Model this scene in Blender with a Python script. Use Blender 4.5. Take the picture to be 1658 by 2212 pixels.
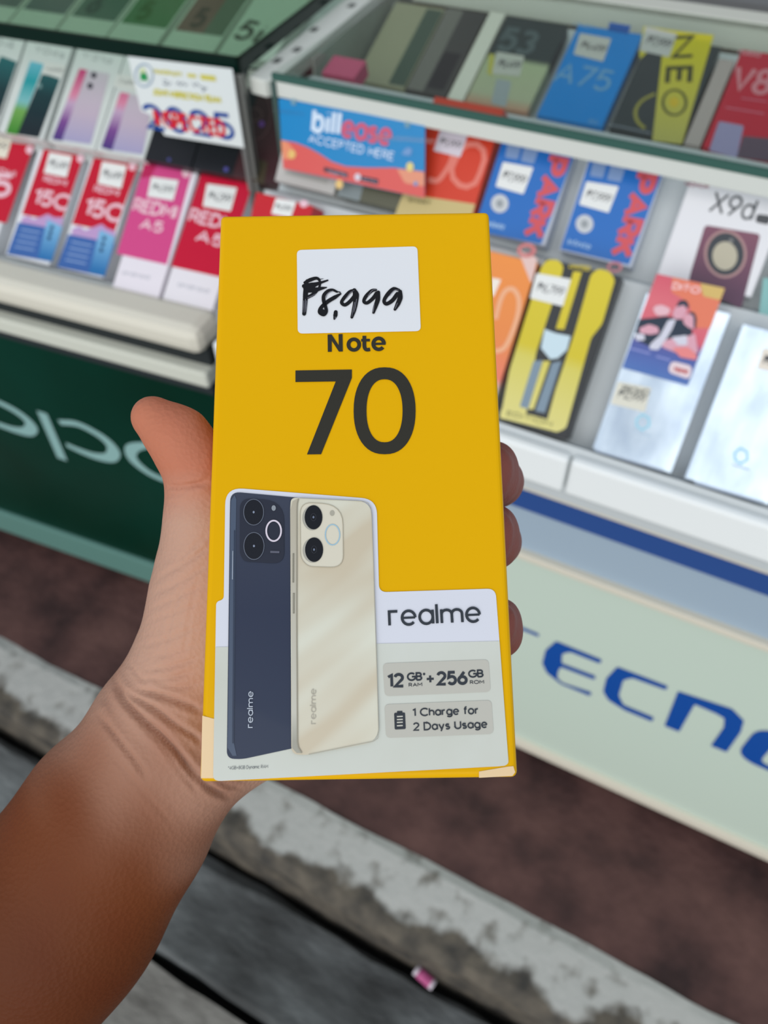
import bpy, math, random
import numpy as np
from mathutils import Matrix, Vector
random.seed(4)
SC = bpy.context.scene
COL = SC.collection
for _o in list(bpy.data.objects): bpy.data.objects.remove(_o)

# ------------------------------------------------------------------ camera
EYE = 1.42                                   # height of the lens above the red floor
F = 1700.0                                   # focal length in photo pixels (frame 1658 x 2212)
CAM = np.array([[0.88926972, 0.45684204, -0.02224225],     # rows: right, down, forward
                [0.33753811, -0.68830024, -0.64211432],
                [-0.30865417, 0.56350521, -0.76628616]])
cd = bpy.data.cameras.new('camera'); cam = bpy.data.objects.new('camera', cd); COL.objects.link(cam)
cd.sensor_fit = 'HORIZONTAL'; cd.sensor_width = 36.0; cd.lens = 36.0 * F / 1658
cd.clip_start = 0.01; cd.clip_end = 60
r, d_, f_ = CAM
cam.matrix_world = Matrix(((r[0], -d_[0], -f_[0], 0), (r[1], -d_[1], -f_[1], 0), (r[2], -d_[2], -f_[2], EYE), (0, 0, 0, 1)))
cd.dof.use_dof = True; cd.dof.focus_distance = 0.228; cd.dof.aperture_fstop = 17
SC.camera = cam

# ------------------------------------------------------------------ world and light
W = bpy.data.worlds.new('sky'); SC.world = W; W.use_nodes = True
bg = W.node_tree.nodes['Background']; bg.inputs[0].default_value = (0.80, 0.89, 1.0, 1); bg.inputs[1].default_value = .62
sd = bpy.data.lights.new('sun', 'SUN'); sd.energy = 1.95; sd.angle = math.radians(70); sd.color = (1, .97, .92)
sun = bpy.data.objects.new('sun', sd); COL.objects.link(sun); sun.rotation_euler = Vector((-.10, .89, -.44)).to_track_quat('-Z', 'Y').to_euler()
SC.view_settings.view_transform = 'Standard'; SC.view_settings.look = 'None'
SC.view_settings.gamma = 1; SC.view_settings.use_curve_mapping = False
SC.view_settings.exposure = 0.0

# ------------------------------------------------------------------ materials
def lin(c):
    if isinstance(c, str):
        c = [int(c[i:i + 2], 16) / 255 for i in (0, 2, 4)]
    else:
        c = [x / 255 for x in c]
    return [x / 12.92 if x <= .04045 else ((x + .055) / 1.055) ** 2.4 for x in c] + [1]
_M = {}
def mat(c, rough=.5, metal=0, coat=0, spec=.28):
    coat *= .25
    key = (str(c), rough, metal, coat, spec)
    if key in _M: return _M[key]
    m = bpy.data.materials.new('paint'); m.use_nodes = True
    b = m.node_tree.nodes['Principled BSDF']
    b.inputs['Base Color'].default_value = lin(c); b.inputs['Roughness'].default_value = rough
    b.inputs['Metallic'].default_value = metal; b.inputs['Coat Weight'].default_value = coat
    b.inputs['Coat Roughness'].default_value = .08; b.inputs['Specular IOR Level'].default_value = spec
    _M[key] = m
    return m
def nodes(m):
    n = m.node_tree.nodes; return n, m.node_tree.links, n['Principled BSDF']
def noisy(name, stops, scale=8, rough=.8, bump=.0, bscale=60, stretch=(1, 1, 1), detail=6, spec=.3):
    """noise mottled material: stops = [(pos, colour), ...]"""
    m = bpy.data.materials.new(name); m.use_nodes = True
    n, l, b = nodes(m)
    tc = n.new('ShaderNodeTexCoord'); mp = n.new('ShaderNodeMapping'); mp.inputs['Scale'].default_value = stretch
    t = n.new('ShaderNodeTexNoise'); t.inputs['Scale'].default_value = scale; t.inputs['Detail'].default_value = detail
    rp = n.new('ShaderNodeValToRGB'); e = rp.color_ramp.elements
    while len(e) < len(stops): e.new(.5)
    for k, (p, c) in enumerate(stops): e[k].position = p; e[k].color = lin(c)
    l.new(tc.outputs['Object'], mp.inputs[0]); l.new(mp.outputs[0], t.inputs['Vector']); l.new(t.outputs[0], rp.inputs[0])
    l.new(rp.outputs[0], b.inputs['Base Color'])
    b.inputs['Roughness'].default_value = rough; b.inputs['Specular IOR Level'].default_value = spec
    if bump:
        t2 = n.new('ShaderNodeTexNoise'); t2.inputs['Scale'].default_value = bscale; t2.inputs['Detail'].default_value = 5
        l.new(mp.outputs[0], t2.inputs['Vector'])
        bp = n.new('ShaderNodeBump'); bp.inputs['Strength'].default_value = bump; bp.inputs['Distance'].default_value = .01
        l.new(t2.outputs[0], bp.inputs['Height']); l.new(bp.outputs[0], b.inputs['Normal'])
    return m
def glass(name, tint, refl=1.0):
    m = bpy.data.materials.new(name); m.use_nodes = True
    n = m.node_tree.nodes; l = m.node_tree.links; n.clear()
    o = n.new('ShaderNodeOutputMaterial'); mx = n.new('ShaderNodeMixShader'); fr = n.new('ShaderNodeFresnel'); fr.inputs[0].default_value = 1.45
    tr = n.new('ShaderNodeBsdfTransparent'); tr.inputs[0].default_value = lin(tint)
    gl = n.new('ShaderNodeBsdfGlossy'); gl.inputs[1].default_value = .03; gl.inputs[0].default_value = (refl, refl, refl, 1)
    ge = n.new('ShaderNodeNewGeometry'); su = n.new('ShaderNodeMath'); su.operation = 'SUBTRACT'; su.use_clamp = True      # only the front skin of a sheet mirrors
    l.new(fr.outputs[0], su.inputs[0]); l.new(ge.outputs['Backfacing'], su.inputs[1]); l.new(su.outputs[0], mx.inputs[0]); l.new(tr.outputs[0], mx.inputs[1]); l.new(gl.outputs[0], mx.inputs[2]); l.new(mx.outputs[0], o.inputs[0])
    return m
def gradient(name, stops, axis, lo, hi, rough=.35, coat=.3):
    """colour print that changes along one axis of the object (a printed gradient)"""
    m = bpy.data.materials.new(name); m.use_nodes = True
    n, l, b = nodes(m)
    tc = n.new('ShaderNodeTexCoord'); sp = n.new('ShaderNodeSeparateXYZ'); mr = n.new('ShaderNodeMapRange')
    mr.inputs['From Min'].default_value = lo; mr.inputs['From Max'].default_value = hi
    rp = n.new('ShaderNodeValToRGB'); e = rp.color_ramp.elements
    while len(e) < len(stops): e.new(.5)
    for k, (p, c) in enumerate(stops): e[k].position = p; e[k].color = lin(c)
    l.new(tc.outputs['Object'], sp.inputs[0]); l.new(sp.outputs['XYZ'.index(axis)], mr.inputs[0]); l.new(mr.outputs[0], rp.inputs[0])
    l.new(rp.outputs[0], b.inputs['Base Color']); b.inputs['Roughness'].default_value = rough; b.inputs['Coat Weight'].default_value = coat * .25; b.inputs['Specular IOR Level'].default_value = .28
    return m

# ------------------------------------------------------------------ object helpers
def link(o, parent=None):
    COL.objects.link(o)
    if parent: o.parent = parent
    return o
def mesh(name, vs, fs, m, parent=None, smooth=False):
    me = bpy.data.meshes.new(name); me.from_pydata([tuple(map(float, v)) for v in vs], [], fs); me.update()
    me.materials.append(m)
    if smooth: me.polygons.foreach_set('use_smooth', [True] * len(me.polygons))
    return link(bpy.data.objects.new(name, me), parent)
def tag(o, label=None, cat=None, group=None, kind=None):
    if label: o['label'] = label
    if cat: o['category'] = cat
    if group: o['group'] = group
    if kind: o['kind'] = kind
    return o
def bevel(o, w, seg=2):
    b = o.modifiers.new('bevel', 'BEVEL'); b.width = w; b.segments = seg; b.limit_method = 'ANGLE'; return o
def box(name, lo, hi, m, parent=None, bv=0):
    x0, y0, z0 = lo; x1, y1, z1 = hi
    v = [(x0, y0, z0), (x1, y0, z0), (x1, y1, z0), (x0, y1, z0), (x0, y0, z1), (x1, y0, z1), (x1, y1, z1), (x0, y1, z1)]
    o = mesh(name, v, [(0, 3, 2, 1), (4, 5, 6, 7), (0, 1, 5, 4), (1, 2, 6, 5), (2, 3, 7, 6), (3, 0, 4, 7)], m, parent)
    if bv: bevel(o, bv)
    return o
def extrude_x(name, prof, x0, x1, m, parent=None, bv=0):
    """solid with a (y, z) outline, run along x"""
    n = len(prof); v = [(x0, y, z) for y, z in prof] + [(x1, y, z) for y, z in prof]
    f = [tuple(range(n)), tuple(range(2 * n - 1, n - 1, -1))] + [(i, i + n, (i + 1) % n + n, (i + 1) % n) for i in range(n)]
    o = mesh(name, v, f, m, parent)
    bm = __import__('bmesh').new(); bm.from_mesh(o.data); __import__('bmesh').ops.recalc_face_normals(bm, faces=bm.faces); bm.to_mesh(o.data); bm.free()
    if bv: bevel(o, bv)
    return o
def ray(x, y):
    return CAM.T @ np.array([x - 829, y - 1106, F])

class Face:
    """a flat face of a thing: origin O, right U, up V, outward N; a child print lies on it.  root-local axes: x=U, y=-N, z=V"""
    def __init__(s, root, O, U, V, y0=0.0):
        s.root = root; s.O = np.array(O, float); s.U = np.array(U, float); s.V = np.array(V, float); s.N = np.cross(s.U, s.V); s.y0 = y0
    def uv(s, x, y):                      # where the sight line of a photo pixel meets this face
        d = ray(x, y); e = np.array([0, 0, EYE]); t = ((s.O - e) @ s.N) / (d @ s.N); p = e + d * t - s.O
        return np.array([p @ s.U, p @ s.V])
    def uvs(s, pts): return [s.uv(*p) for p in pts]
def frame(name, O, U, V):
    U = np.array(U, float); V = np.array(V, float); B = np.cross(V, U)
    e = link(bpy.data.objects.new(name, None)); e.empty_display_size = .03
    e.matrix_world = Matrix(((U[0], B[0], V[0], O[0]), (U[1], B[1], V[1], O[1]), (U[2], B[2], V[2], O[2]), (0, 0, 0, 1)))
    return e
def rounded(pts, r, n=6):
    P = [np.array(p, float) for p in pts]; out = []; k = len(P)
    rr = r if isinstance(r, (list, tuple)) else [r] * k
    for i in range(k):
        a, p, b = P[i - 1], P[i], P[(i + 1) % k]; q = rr[i]
        if q <= 0: out.append(p); continue
        q = min(q, .48 * np.linalg.norm(a - p), .48 * np.linalg.norm(b - p))
        s, e = p + (a - p) / np.linalg.norm(a - p) * q, p + (b - p) / np.linalg.norm(b - p) * q
        for j in range(n + 1):
            t = j / n; out.append((1 - t) ** 2 * s + 2 * t * (1 - t) * p + t * t * e)
    return out
def area2(P): return sum(P[i - 1][0] * P[i][1] - P[i][0] * P[i - 1][1] for i in range(len(P)))
LAY = .00012
def poly(face, name, pts, m, lay=1, parent=None, r=0, px=True):
    P = face.uvs(pts) if px else [np.array(p) for p in pts]
    if r: P = rounded(P, r)
    if area2(P) < 0: P = P[::-1]
    y = face.y0 - LAY * lay * face.k if hasattr(face, 'k') else face.y0 - LAY * lay
    return mesh(name, [(p[0], y, p[1]) for p in P], [tuple(range(len(P)))], m, parent or face.root)
def ribbon_geo(P, w, closed=False, caps=True):
    """polyline -> flat band; w = one width or one per point"""
    P = [np.array(p, float) for p in P]; n = len(P); ws = w if isinstance(w, (list, tuple, np.ndarray)) else [w] * n
    L, R = [], []
    for i in range(n):
        a = P[i - 1] if (i or closed) else None; b = P[(i + 1) % n] if (i < n - 1 or closed) else None
        t1 = None if a is None else (P[i] - a); t2 = None if b is None else (b - P[i])
        t1 = t2 if t1 is None else t1; t2 = t1 if t2 is None else t2
        t1 = t1 / (np.linalg.norm(t1) + 1e-12); t2 = t2 / (np.linalg.norm(t2) + 1e-12)
        t = t1 + t2; t = t / (np.linalg.norm(t) + 1e-9); c = max(.5, abs(t @ t1))
        nn = np.array([-t[1], t[0]]) * ws[i] / 2 / c
        L.append(P[i] + nn); R.append(P[i] - nn)
    v = L + R; f = []
    for i in range(n if closed else n - 1):
        j = (i + 1) % n; f.append((i, n + i, n + j, j))
    if caps and not closed:
        for i, q in ((0, P[1]), (n - 1, P[n - 2])):
            d = P[i] - q; d = d / (np.linalg.norm(d) + 1e-12); nn = np.array([-d[1], d[0]]); k = len(v)
            arc = [P[i] + ws[i] / 2 * (math.cos(a) * nn + math.sin(a) * d) for a in np.linspace(0, math.pi, 7)]
            v += arc; f.append(tuple(range(k, k + 7))[::-1])
    return v, f
def ribbons(face, name, strokes, m, lay=2, parent=None):
    """strokes = [(uv points, width, closed, caps)] joined in ONE print"""
    V, Fs = [], []; kk = face.k if hasattr(face, 'k') else 1; y = face.y0 - LAY * lay * kk
    for n, (P, w, c, cap, *lim) in enumerate(strokes):
        v, f = ribbon_geo(P, w, c, cap); k = len(V); yy = y - LAY * .09 * kk * (n % 10)
        if lim:                        # keep pointed joins inside the letter's own height
            a, uy, h = lim[0]; v = [p + uy * (min(max((p - a) @ uy, 0), h) - (p - a) @ uy) for p in v]
        V += [(p[0], yy, p[1]) for p in v]; Fs += [tuple(i + k for i in q) for q in f]
    return mesh(name, V, Fs, m, parent or face.root)
def ell(c, rx, ry, n=28, a0=0, a1=360):
    k = n if a1 - a0 == 360 else n + 1
    return [(c[0] + rx * math.cos(math.radians(a0 + (a1 - a0) * i / n)), c[1] + ry * math.sin(math.radians(a0 + (a1 - a0) * i / n))) for i in range(k)]
def ring(face, name, c, rx, ry, w, m, lay=3, parent=None, px=True):   # c, rx, ry in photo pixels
    P = face.uvs(ell(c, rx, ry)) if px else ell(c, rx, ry)
    return ribbons(face, name, [(P, w, True, False)], m, lay, parent)
def disc(face, name, c, rx, ry, m, lay=2, parent=None):
    return poly(face, name, ell(c, rx, ry), m, lay, parent)

# ------------------------------------------------------------------ stroke lettering (centre lines in a unit cell, y 0..1 = cap height)
def A(cx, cy, rx, ry, a0, a1, n=14): return [(cx + rx * math.cos(math.radians(a0 + (a1 - a0) * i / n)), cy + ry * math.sin(math.radians(a0 + (a1 - a0) * i / n))) for i in range(n + 1)]
X = .72
SHARP = set('NMAVKXYZ712345vk')
def bowl(cx=.27, r=.27): return A(cx, X / 2, r, X / 2, 0, 360, 20)
G = {
 'A': (.74, [[(0, 0), (.37, 1), (.74, 0)], [(.14, .34), (.6, .34)]]), 'B': (.58, [[(0, 0), (0, 1)] + A(.3, .76, .24, .24, 90, -90, 8) + [(0, .52)], A(.3, .26, .28, .26, 90, -90, 8) + [(0, 0)]]),
 'C': (.78, [A(.46, .5, .46, .5, 45, 315, 20)]), 'D': (.68, [[(0, 0), (0, 1), (.25, 1)] + A(.25, .5, .43, .5, 90, -90) + [(0, 0)]]),
 'E': (.5, [[(.5, 1), (0, 1), (0, 0), (.5, 0)], [(0, .52), (.44, .52)]]), 'F': (.48, [[(.48, 1), (0, 1), (0, 0)], [(0, .5), (.42, .5)]]),
 'G': (.82, [A(.46, .5, .46, .5, 45, 360, 22) + [(.5, .5)]]), 'H': (.62, [[(0, 0), (0, 1)], [(.62, 0), (.62, 1)], [(0, .5), (.62, .5)]]),
 'J': (.42, [[(.42, 1), (.42, .22)] + A(.21, .22, .21, .22, 0, -170, 8)]), 'I': (.02, [[(0, 0), (0, 1)]]), 'K': (.58, [[(0, 0), (0, 1)], [(.56, 1), (.02, .42)], [(.2, .6), (.58, 0)]]), 'L': (.45, [[(0, 1), (0, 0), (.45, 0)]]),
 'M': (.78, [[(0, 0), (0, 1), (.39, .35), (.78, 1), (.78, 0)]]), 'N': (.62, [[(0, 0), (0, 1), (.62, 0), (.62, 1)]]), 'O': (.94, [A(.47, .5, .47, .5, 0, 360, 26)]),
 'P': (.55, [[(0, 0), (0, 1)] + A(.28, .73, .27, .27, 90, -90, 8) + [(0, .46)]]), 'R': (.58, [[(0, 0), (0, 1)] + A(.28, .73, .27, .27, 90, -90, 8) + [(0, .46)], [(.28, .46), (.58, 0)]]),
 'S': (.55, [A(.28, .75, .25, .25, 40, 270, 12) + A(.28, .25, .27, .25, 90, -140, 12)]), 'T': (.62, [[(0, 1), (.62, 1)], [(.31, 1), (.31, 0)]]),
 'U': (.62, [[(0, 1), (0, .31)] + A(.31, .31, .31, .31, 180, 360, 12) + [(.62, 1)]]), 'V': (.7, [[(0, 1), (.35, 0), (.7, 1)]]), 'X': (.66, [[(0, 0), (.66, 1)], [(0, 1), (.66, 0)]]),
 'Y': (.66, [[(0, 1), (.33, .48), (.66, 1)], [(.33, .48), (.33, 0)]]),
 'a': (.54, [bowl(), [(.54, 0), (.54, X)]]), 'b': (.54, [bowl(), [(0, 0), (0, 1)]]), 'd': (.54, [bowl(), [(.54, 0), (.54, 1)]]), 'c': (.46, [A(.27, X / 2, .27, X / 2, 50, 310, 16)]),
 'e': (.56, [A(.28, X / 2, .27, X / 2, 0, 318, 20), [(.04, X * .5), (.55, X * .5)]]), 'f': (.3, [A(.28, .82, .16, .18, 80, 180, 6) + [(.12, 0)], [(0, X), (.3, X)]]),
 'g': (.54, [bowl(), [(.54, X), (.54, -.08)] + A(.27, -.06, .27, .22, 0, -150, 10)]), 'h': (.48, [[(0, 0), (0, 1)], [(0, .4)] + A(.24, .44, .24, .24, 180, 0, 8) + [(.48, 0)]]),
 'i': (.02, [[(0, 0), (0, X)], [(0, .93), (0, .96)]]), 'l': (.02, [[(0, 0), (0, 1)]]), 'm': (.84, [[(0, 0), (0, X)], [(0, .42)] + A(.21, .46, .21, .22, 180, 0, 8) + [(.42, 0)], [(.42, .42)] + A(.63, .46, .21, .22, 180, 0, 8) + [(.84, 0)]]),
 'n': (.48, [[(0, 0), (0, X)], [(0, .42)] + A(.24, .44, .24, .24, 180, 0, 8) + [(.48, 0)]]), 'o': (.56, [A(.28, X / 2, .28, X / 2, 0, 360, 22)]), 'r': (.3, [[(0, 0), (0, X)], [(0, .4)] + A(.24, .42, .24, .26, 180, 80, 6)]),
 'Γ': (.34, [[(0, 0), (0, X), (.34, X)]]), 's': (.42, [A(.21, .52, .18, .16, 30, 270, 8) + A(.21, .18, .2, .18, 90, -150, 8)]), 't': (.34, [[(.14, .95), (.14, .16)] + A(.28, .16, .14, .16, 180, 285, 5), [(0, X), (.34, X)]]),
 'u': (.48, [[(0, X), (0, .24)] + A(.24, .24, .24, .24, 180, 360, 8) + [(.48, X)], [(.48, .3), (.48, 0)]]), 'p': (.54, [bowl(), [(0, X), (0, -.28)]]), 'v': (.5, [[(0, X), (.25, 0), (.5, X)]]), 'k': (.44, [[(0, 0), (0, 1)], [(.42, X), (.02, .28)], [(.16, .4), (.44, 0)]]),
 'y': (.52, [[(0, X), (.27, .02)], [(.52, X), (.2, -.28)]]), '0': (.62, [A(.31, .5, .31, .5, 0, 360, 26)]), '1': (.24, [[(0, .8), (.24, 1), (.24, 0)]]),
 '2': (.56, [A(.28, .72, .27, .28, 165, -40, 12) + [(.02, 0), (.58, 0)]]), '3': (.56, [A(.26, .75, .25, .25, 150, -90, 10), A(.26, .27, .28, .27, 90, -150, 10)]),
 '4': (.6, [[(.44, 0), (.44, 1), (0, .28), (.6, .28)]]), '5': (.56, [[(.52, 1), (.1, 1), (.04, .55)] + A(.27, .32, .28, .32, 120, -150, 14)]), '6': (.58, [A(.29, .3, .29, .3, 0, 360, 18), [(.44, 1), (.05, .42)]]),
 '7': (.58, [[(0, 1), (.58, 1), (.16, 0)]]), '8': (.56, [A(.28, .75, .23, .25, 0, 360, 16), A(.28, .26, .28, .26, 0, 360, 16)]), '9': (.58, [A(.29, .7, .29, .3, 0, 360, 18), [(.14, 0), (.53, .58)]]),
 '+': (.56, [[(0, .45), (.56, .45)], [(.28, .17), (.28, .73)]]), '*': (.3, [[(.15, .65), (.15, .95)], [(.02, .72), (.28, .88)], [(.28, .72), (.02, .88)]]), ',': (.06, [[(.06, .06), (0, -.14)]]), '.': (.04, [[(0, 0), (.03, .03)]]),
 '₱': (.6, [[(.08, 0), (.08, 1)] + A(.34, .74, .25, .26, 90, -90, 8) + [(.08, .48)], [(-.06, .82), (.66, .82)], [(-.06, .64), (.66, .64)]]), '-': (.4, [[(0, .45), (.4, .45)]]), ' ': (.2, []),
}
def text(face, s, pL, pR, pT, m, wt=.13, lay=2, gap=.2, parent=None, name='lettering', px=True, slant=0, caps=False):
    """letters on a face: baseline from pL to pR, cap height reaching pT (photo pixels)"""
    a, b, t = (face.uvs([pL, pR, pT]) if px else [np.array(q, float) for q in (pL, pR, pT)])
    ux = (b - a) / np.linalg.norm(b - a); uy = np.array([-ux[1], ux[0]])
    h = (t - a) @ uy
    if h < 0: uy = -uy; h = -h
    adv = sum(G[c][0] for c in s) + gap * (len(s) - 1) + wt
    sx = np.linalg.norm(b - a) / adv; sw = wt * h; st = []; x = wt / 2
    for c in s:
        w, lines = G[c]
        for ln in lines:
            P = [a + ux * (x + p[0] + slant * p[1]) * sx + uy * (sw / 2 + p[1] * (h - sw)) for p in ln]
            closed = len(P) > 8 and np.linalg.norm(P[0] - P[-1]) < 1e-7
            st.append((P[:-1] if closed else P, sw * (.8 if c == 'e' and len(ln) == 2 else 1), closed, caps) + (((a, uy, h),) if c in SHARP else ()))
        x += w + gap
    return ribbons(face, name, st, m, lay, parent)

# ------------------------------------------------------------------ setting: floor, kerb, gutter, road, shop back
red = noisy('red_floor', [(.3, (52, 36, 36)), (.5, (84, 58, 55)), (.72, (104, 74, 69))], 9, .75, .25, 60)
box('floor', (-5.5, .378, -.12), (4.0, 3.2, 0), red); tag(bpy.data.objects['floor'], 'worn dark red painted concrete floor under the counters', kind='structure')
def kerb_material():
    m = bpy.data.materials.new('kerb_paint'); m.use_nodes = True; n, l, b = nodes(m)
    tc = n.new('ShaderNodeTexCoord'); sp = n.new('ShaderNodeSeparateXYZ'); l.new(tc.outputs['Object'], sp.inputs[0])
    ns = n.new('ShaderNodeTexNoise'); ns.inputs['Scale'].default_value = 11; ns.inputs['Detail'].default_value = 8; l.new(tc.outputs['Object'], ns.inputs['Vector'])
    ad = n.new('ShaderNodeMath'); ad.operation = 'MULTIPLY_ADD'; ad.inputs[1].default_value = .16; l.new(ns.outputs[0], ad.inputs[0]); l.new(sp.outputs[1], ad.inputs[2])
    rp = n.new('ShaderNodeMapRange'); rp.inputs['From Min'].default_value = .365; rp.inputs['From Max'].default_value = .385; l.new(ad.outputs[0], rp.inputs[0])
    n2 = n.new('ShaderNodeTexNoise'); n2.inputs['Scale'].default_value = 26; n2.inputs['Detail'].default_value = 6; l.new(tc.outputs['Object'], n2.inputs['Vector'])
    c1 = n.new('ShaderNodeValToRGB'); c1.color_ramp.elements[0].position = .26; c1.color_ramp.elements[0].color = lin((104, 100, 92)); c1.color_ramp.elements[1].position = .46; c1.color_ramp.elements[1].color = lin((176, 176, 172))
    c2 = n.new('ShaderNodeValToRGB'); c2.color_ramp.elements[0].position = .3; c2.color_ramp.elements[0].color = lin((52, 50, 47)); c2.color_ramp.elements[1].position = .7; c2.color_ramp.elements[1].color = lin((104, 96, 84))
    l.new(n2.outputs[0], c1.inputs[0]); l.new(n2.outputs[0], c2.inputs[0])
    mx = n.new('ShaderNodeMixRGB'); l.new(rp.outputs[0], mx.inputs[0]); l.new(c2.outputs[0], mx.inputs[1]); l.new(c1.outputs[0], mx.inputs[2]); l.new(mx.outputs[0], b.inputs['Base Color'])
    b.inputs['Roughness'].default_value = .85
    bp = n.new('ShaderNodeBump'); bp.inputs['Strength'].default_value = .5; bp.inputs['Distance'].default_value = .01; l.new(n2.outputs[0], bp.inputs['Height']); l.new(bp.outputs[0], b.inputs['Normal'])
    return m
def wavy_strip(name, prof, m, jit, x0=-5.5, x1=4.0, n=300):
    """long cast strip whose (y, z) outline wanders a little along x, like worn concrete"""
    rnd = random.Random(name); vs = []; k = len(prof); off = [[0, 0] for _ in prof]
    for i in range(n + 1):
        x = x0 + (x1 - x0) * i / n
        for j, (y, z, q) in enumerate(prof):
            off[j][0] = off[j][0] * .8 + rnd.uniform(-1, 1) * jit * q; off[j][1] = off[j][1] * .8 + rnd.uniform(-1, 1) * jit * q * .6
            vs.append((x, y + off[j][0], z + off[j][1]))
    fs = [(i * k + j, i * k + (j + 1) % k, (i + 1) * k + (j + 1) % k, (i + 1) * k + j) for i in range(n) for j in range(k)]
    o = mesh(name, vs, fs, m, smooth=False)
    bm = __import__('bmesh').new(); bm.from_mesh(o.data); __import__('bmesh').ops.recalc_face_normals(bm, faces=bm.faces); bm.to_mesh(o.data); bm.free()
    return o
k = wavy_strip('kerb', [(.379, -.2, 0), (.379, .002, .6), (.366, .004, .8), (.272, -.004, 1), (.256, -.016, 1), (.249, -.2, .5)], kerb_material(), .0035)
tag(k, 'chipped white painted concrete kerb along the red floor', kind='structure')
g1 = noisy('wet_concrete', [(.28, (40, 40, 39)), (.48, (78, 80, 80)), (.72, (120, 124, 124))], 5, .8, .4, 40, (1, 2.2, 1))
k = wavy_strip('gutter', [(.236, -.24, 0), (.234, -.125, 1), (.222, -.108, 1), (.075, -.104, .6), (.064, -.112, .8), (.062, -.24, 0)], g1, .003)
tag(k, 'dark stained concrete gutter slab below the kerb', kind='structure')
g2 = noisy('road_concrete', [(.3, (96, 93, 88)), (.6, (136, 133, 127))], 14, .85, .35, 90, (1, 2.5, 1))
k = wavy_strip('road', [(.050, -.24, 0), (.048, -.108, 1), (-4.2, -.10, 0), (-4.2, -.24, 0)], g2, .0025)
tag(k, 'pale grey concrete road surface', kind='structure')
box('ground', (-5.5, -4.2, -.30), (4.0, 3.2, -.2), mat((28, 27, 26), .9)); tag(bpy.data.objects['ground'], kind='structure')
box('wall_back', (-5.5, 2.6, 0), (4.0, 2.7, 2.6), noisy('back_wall', [(.3, (74, 68, 62)), (.7, (104, 96, 90))], 3, .8)); tag(bpy.data.objects['wall_back'], 'dim brownish back wall of the shop', kind='structure')

# candy wrapper lying in the gutter
O = np.array([0, 0, EYE]) + ray(917, 2112) * ((-.100 - EYE) / ray(917, 2112)[2])
wr = link(bpy.data.objects.new('candy_wrapper', None)); wr.location = O; wr.rotation_euler = (0, 0, math.radians(-12))
tag(wr, 'small pink and white candy wrapper lying in the gutter', 'wrapper')
def pillow(name, x0, x1, y, m, par):
    vs, fs = [], []
    for i in range(7):
        for j in range(5):
            u, v = i / 6, j / 4; vs.append((x0 + (x1 - x0) * u, -y + 2 * y * v, .0015 + .004 * math.sin(math.pi * v) * (1 + .3 * math.sin(9 * u))))
    fs = [(i * 5 + j, i * 5 + j + 1, i * 5 + j + 6, i * 5 + j + 5) for i in range(6) for j in range(4)]
    o = mesh(name, vs, fs, m, par, True); s = o.modifiers.new('s', 'SOLIDIFY'); s.thickness = .001; return o
pillow('wrapper_body', -.013, .013, .009, mat((190, 90, 140), .3), wr); pillow('wrapper_end', -.019, -.013, .0085, mat((215, 205, 215), .3), wr); pillow('wrapper_end', .013, .019, .0085, mat((215, 205, 215), .3), wr)

# ------------------------------------------------------------------ right display counter
Z = EYE
teal = mat((62, 98, 90), .12); gl_shelf = glass('shelf_glass', (247, 251, 249)); gl_green = glass('green_glass', (226, 240, 230)); gl_pane = glass('pane_glass', (236, 242, 239)); whitep = mat((238, 242, 242), .45); cream = mat((214, 208, 192), .5)
rc = link(bpy.data.objects.new('display_counter', None)); rc.location = (.1, .9, 0)
tag(rc, 'glass display counter with the pale sign panel lettered in blue', 'counter')
rc.location = (0, 0, 0)
def rp(name, lo, hi, m, bv=0): return box(name, lo, hi, m, rc, bv)
XL, XR = -.5655, .75
sign = rp('sign_panel', (XL, .6255, Z - 1.34), (XR, .66, Z - .832), mat((196, 211, 198), .35))
rp('sign_border', (XL, .618, Z - .832), (XR, .66, Z - .820), cream, .002); rp('sign_border', (XL, .618, Z - 1.368), (XR, .66, Z - 1.340), cream, .003)
rp('grey_band', (XL, .628, Z - .820), (XR, .66, Z - .7405), mat((158, 176, 192), .4)); rp('blue_band', (XL, .624, Z - .7405), (XR, .66, Z - .702), mat((44, 78, 142), .4))
rp('cream_band', (XL, .619, Z - .702), (XR, .66, Z - .684), cream, .002); rp('recess', (XL, .636, Z - .684), (XR, .66, Z - .660), mat((150, 158, 154), .6))  # recess grey includes the shadow below the tray lip
rp('kick_base', (XL + .02, .68, 0), (XR, 1.2, Z - 1.34), mat((62, 52, 52), .7)); rp('carcass', (XL, .66, Z - 1.35), (XR, 1.21, Z - .69), mat((150, 155, 155), .6))
rp('tray_lip', (XL, .600, Z - .664), (-.1030, .613, Z - .612), whitep, .004); rp('tray_lip', (-.1000, .600, Z - .664), (XR, .613, Z - .612), whitep, .004)
prof = [(.613, -.69), (.613, -.617), (.6195, -.6085), (.642, -.6275), (.7555, -.4865), (.7825, -.5005), (.868, -.3995), (.884, -.3995), (.896, -.4535), (.984, -.4585), (1.116, -.4005), (1.16, -.4005), (1.16, -.69)]
extrude_x('stepped_board', [(y, z + Z) for y, z in prof], XL, XR, mat((196, 202, 204), .5), rc)
rp('glass_top', (XL, .803, Z - .374), (XR, 1.172, Z - .367), gl_shelf); rp('glass_edge', (XL, .7985, Z - .3745), (XR, .803, Z - .3668), teal)
rp('shelf_strip', (XL, .799, Z - .3925), (XR, .808, Z - .375), mat((214, 218, 212), .4), .001)
rp('rear_frame', (XL, 1.172, Z - .40), (XR, 1.212, Z - .3665), mat((212, 214, 204), .4), .001)
box('staff_desk', (-4.0, 1.42, 0), (2.2, 2.0, Z - .42), mat((120, 122, 124), .6)); tag(bpy.data.objects['staff_desk'], 'plain grey desk running behind the glass counters', 'desk')
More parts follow.
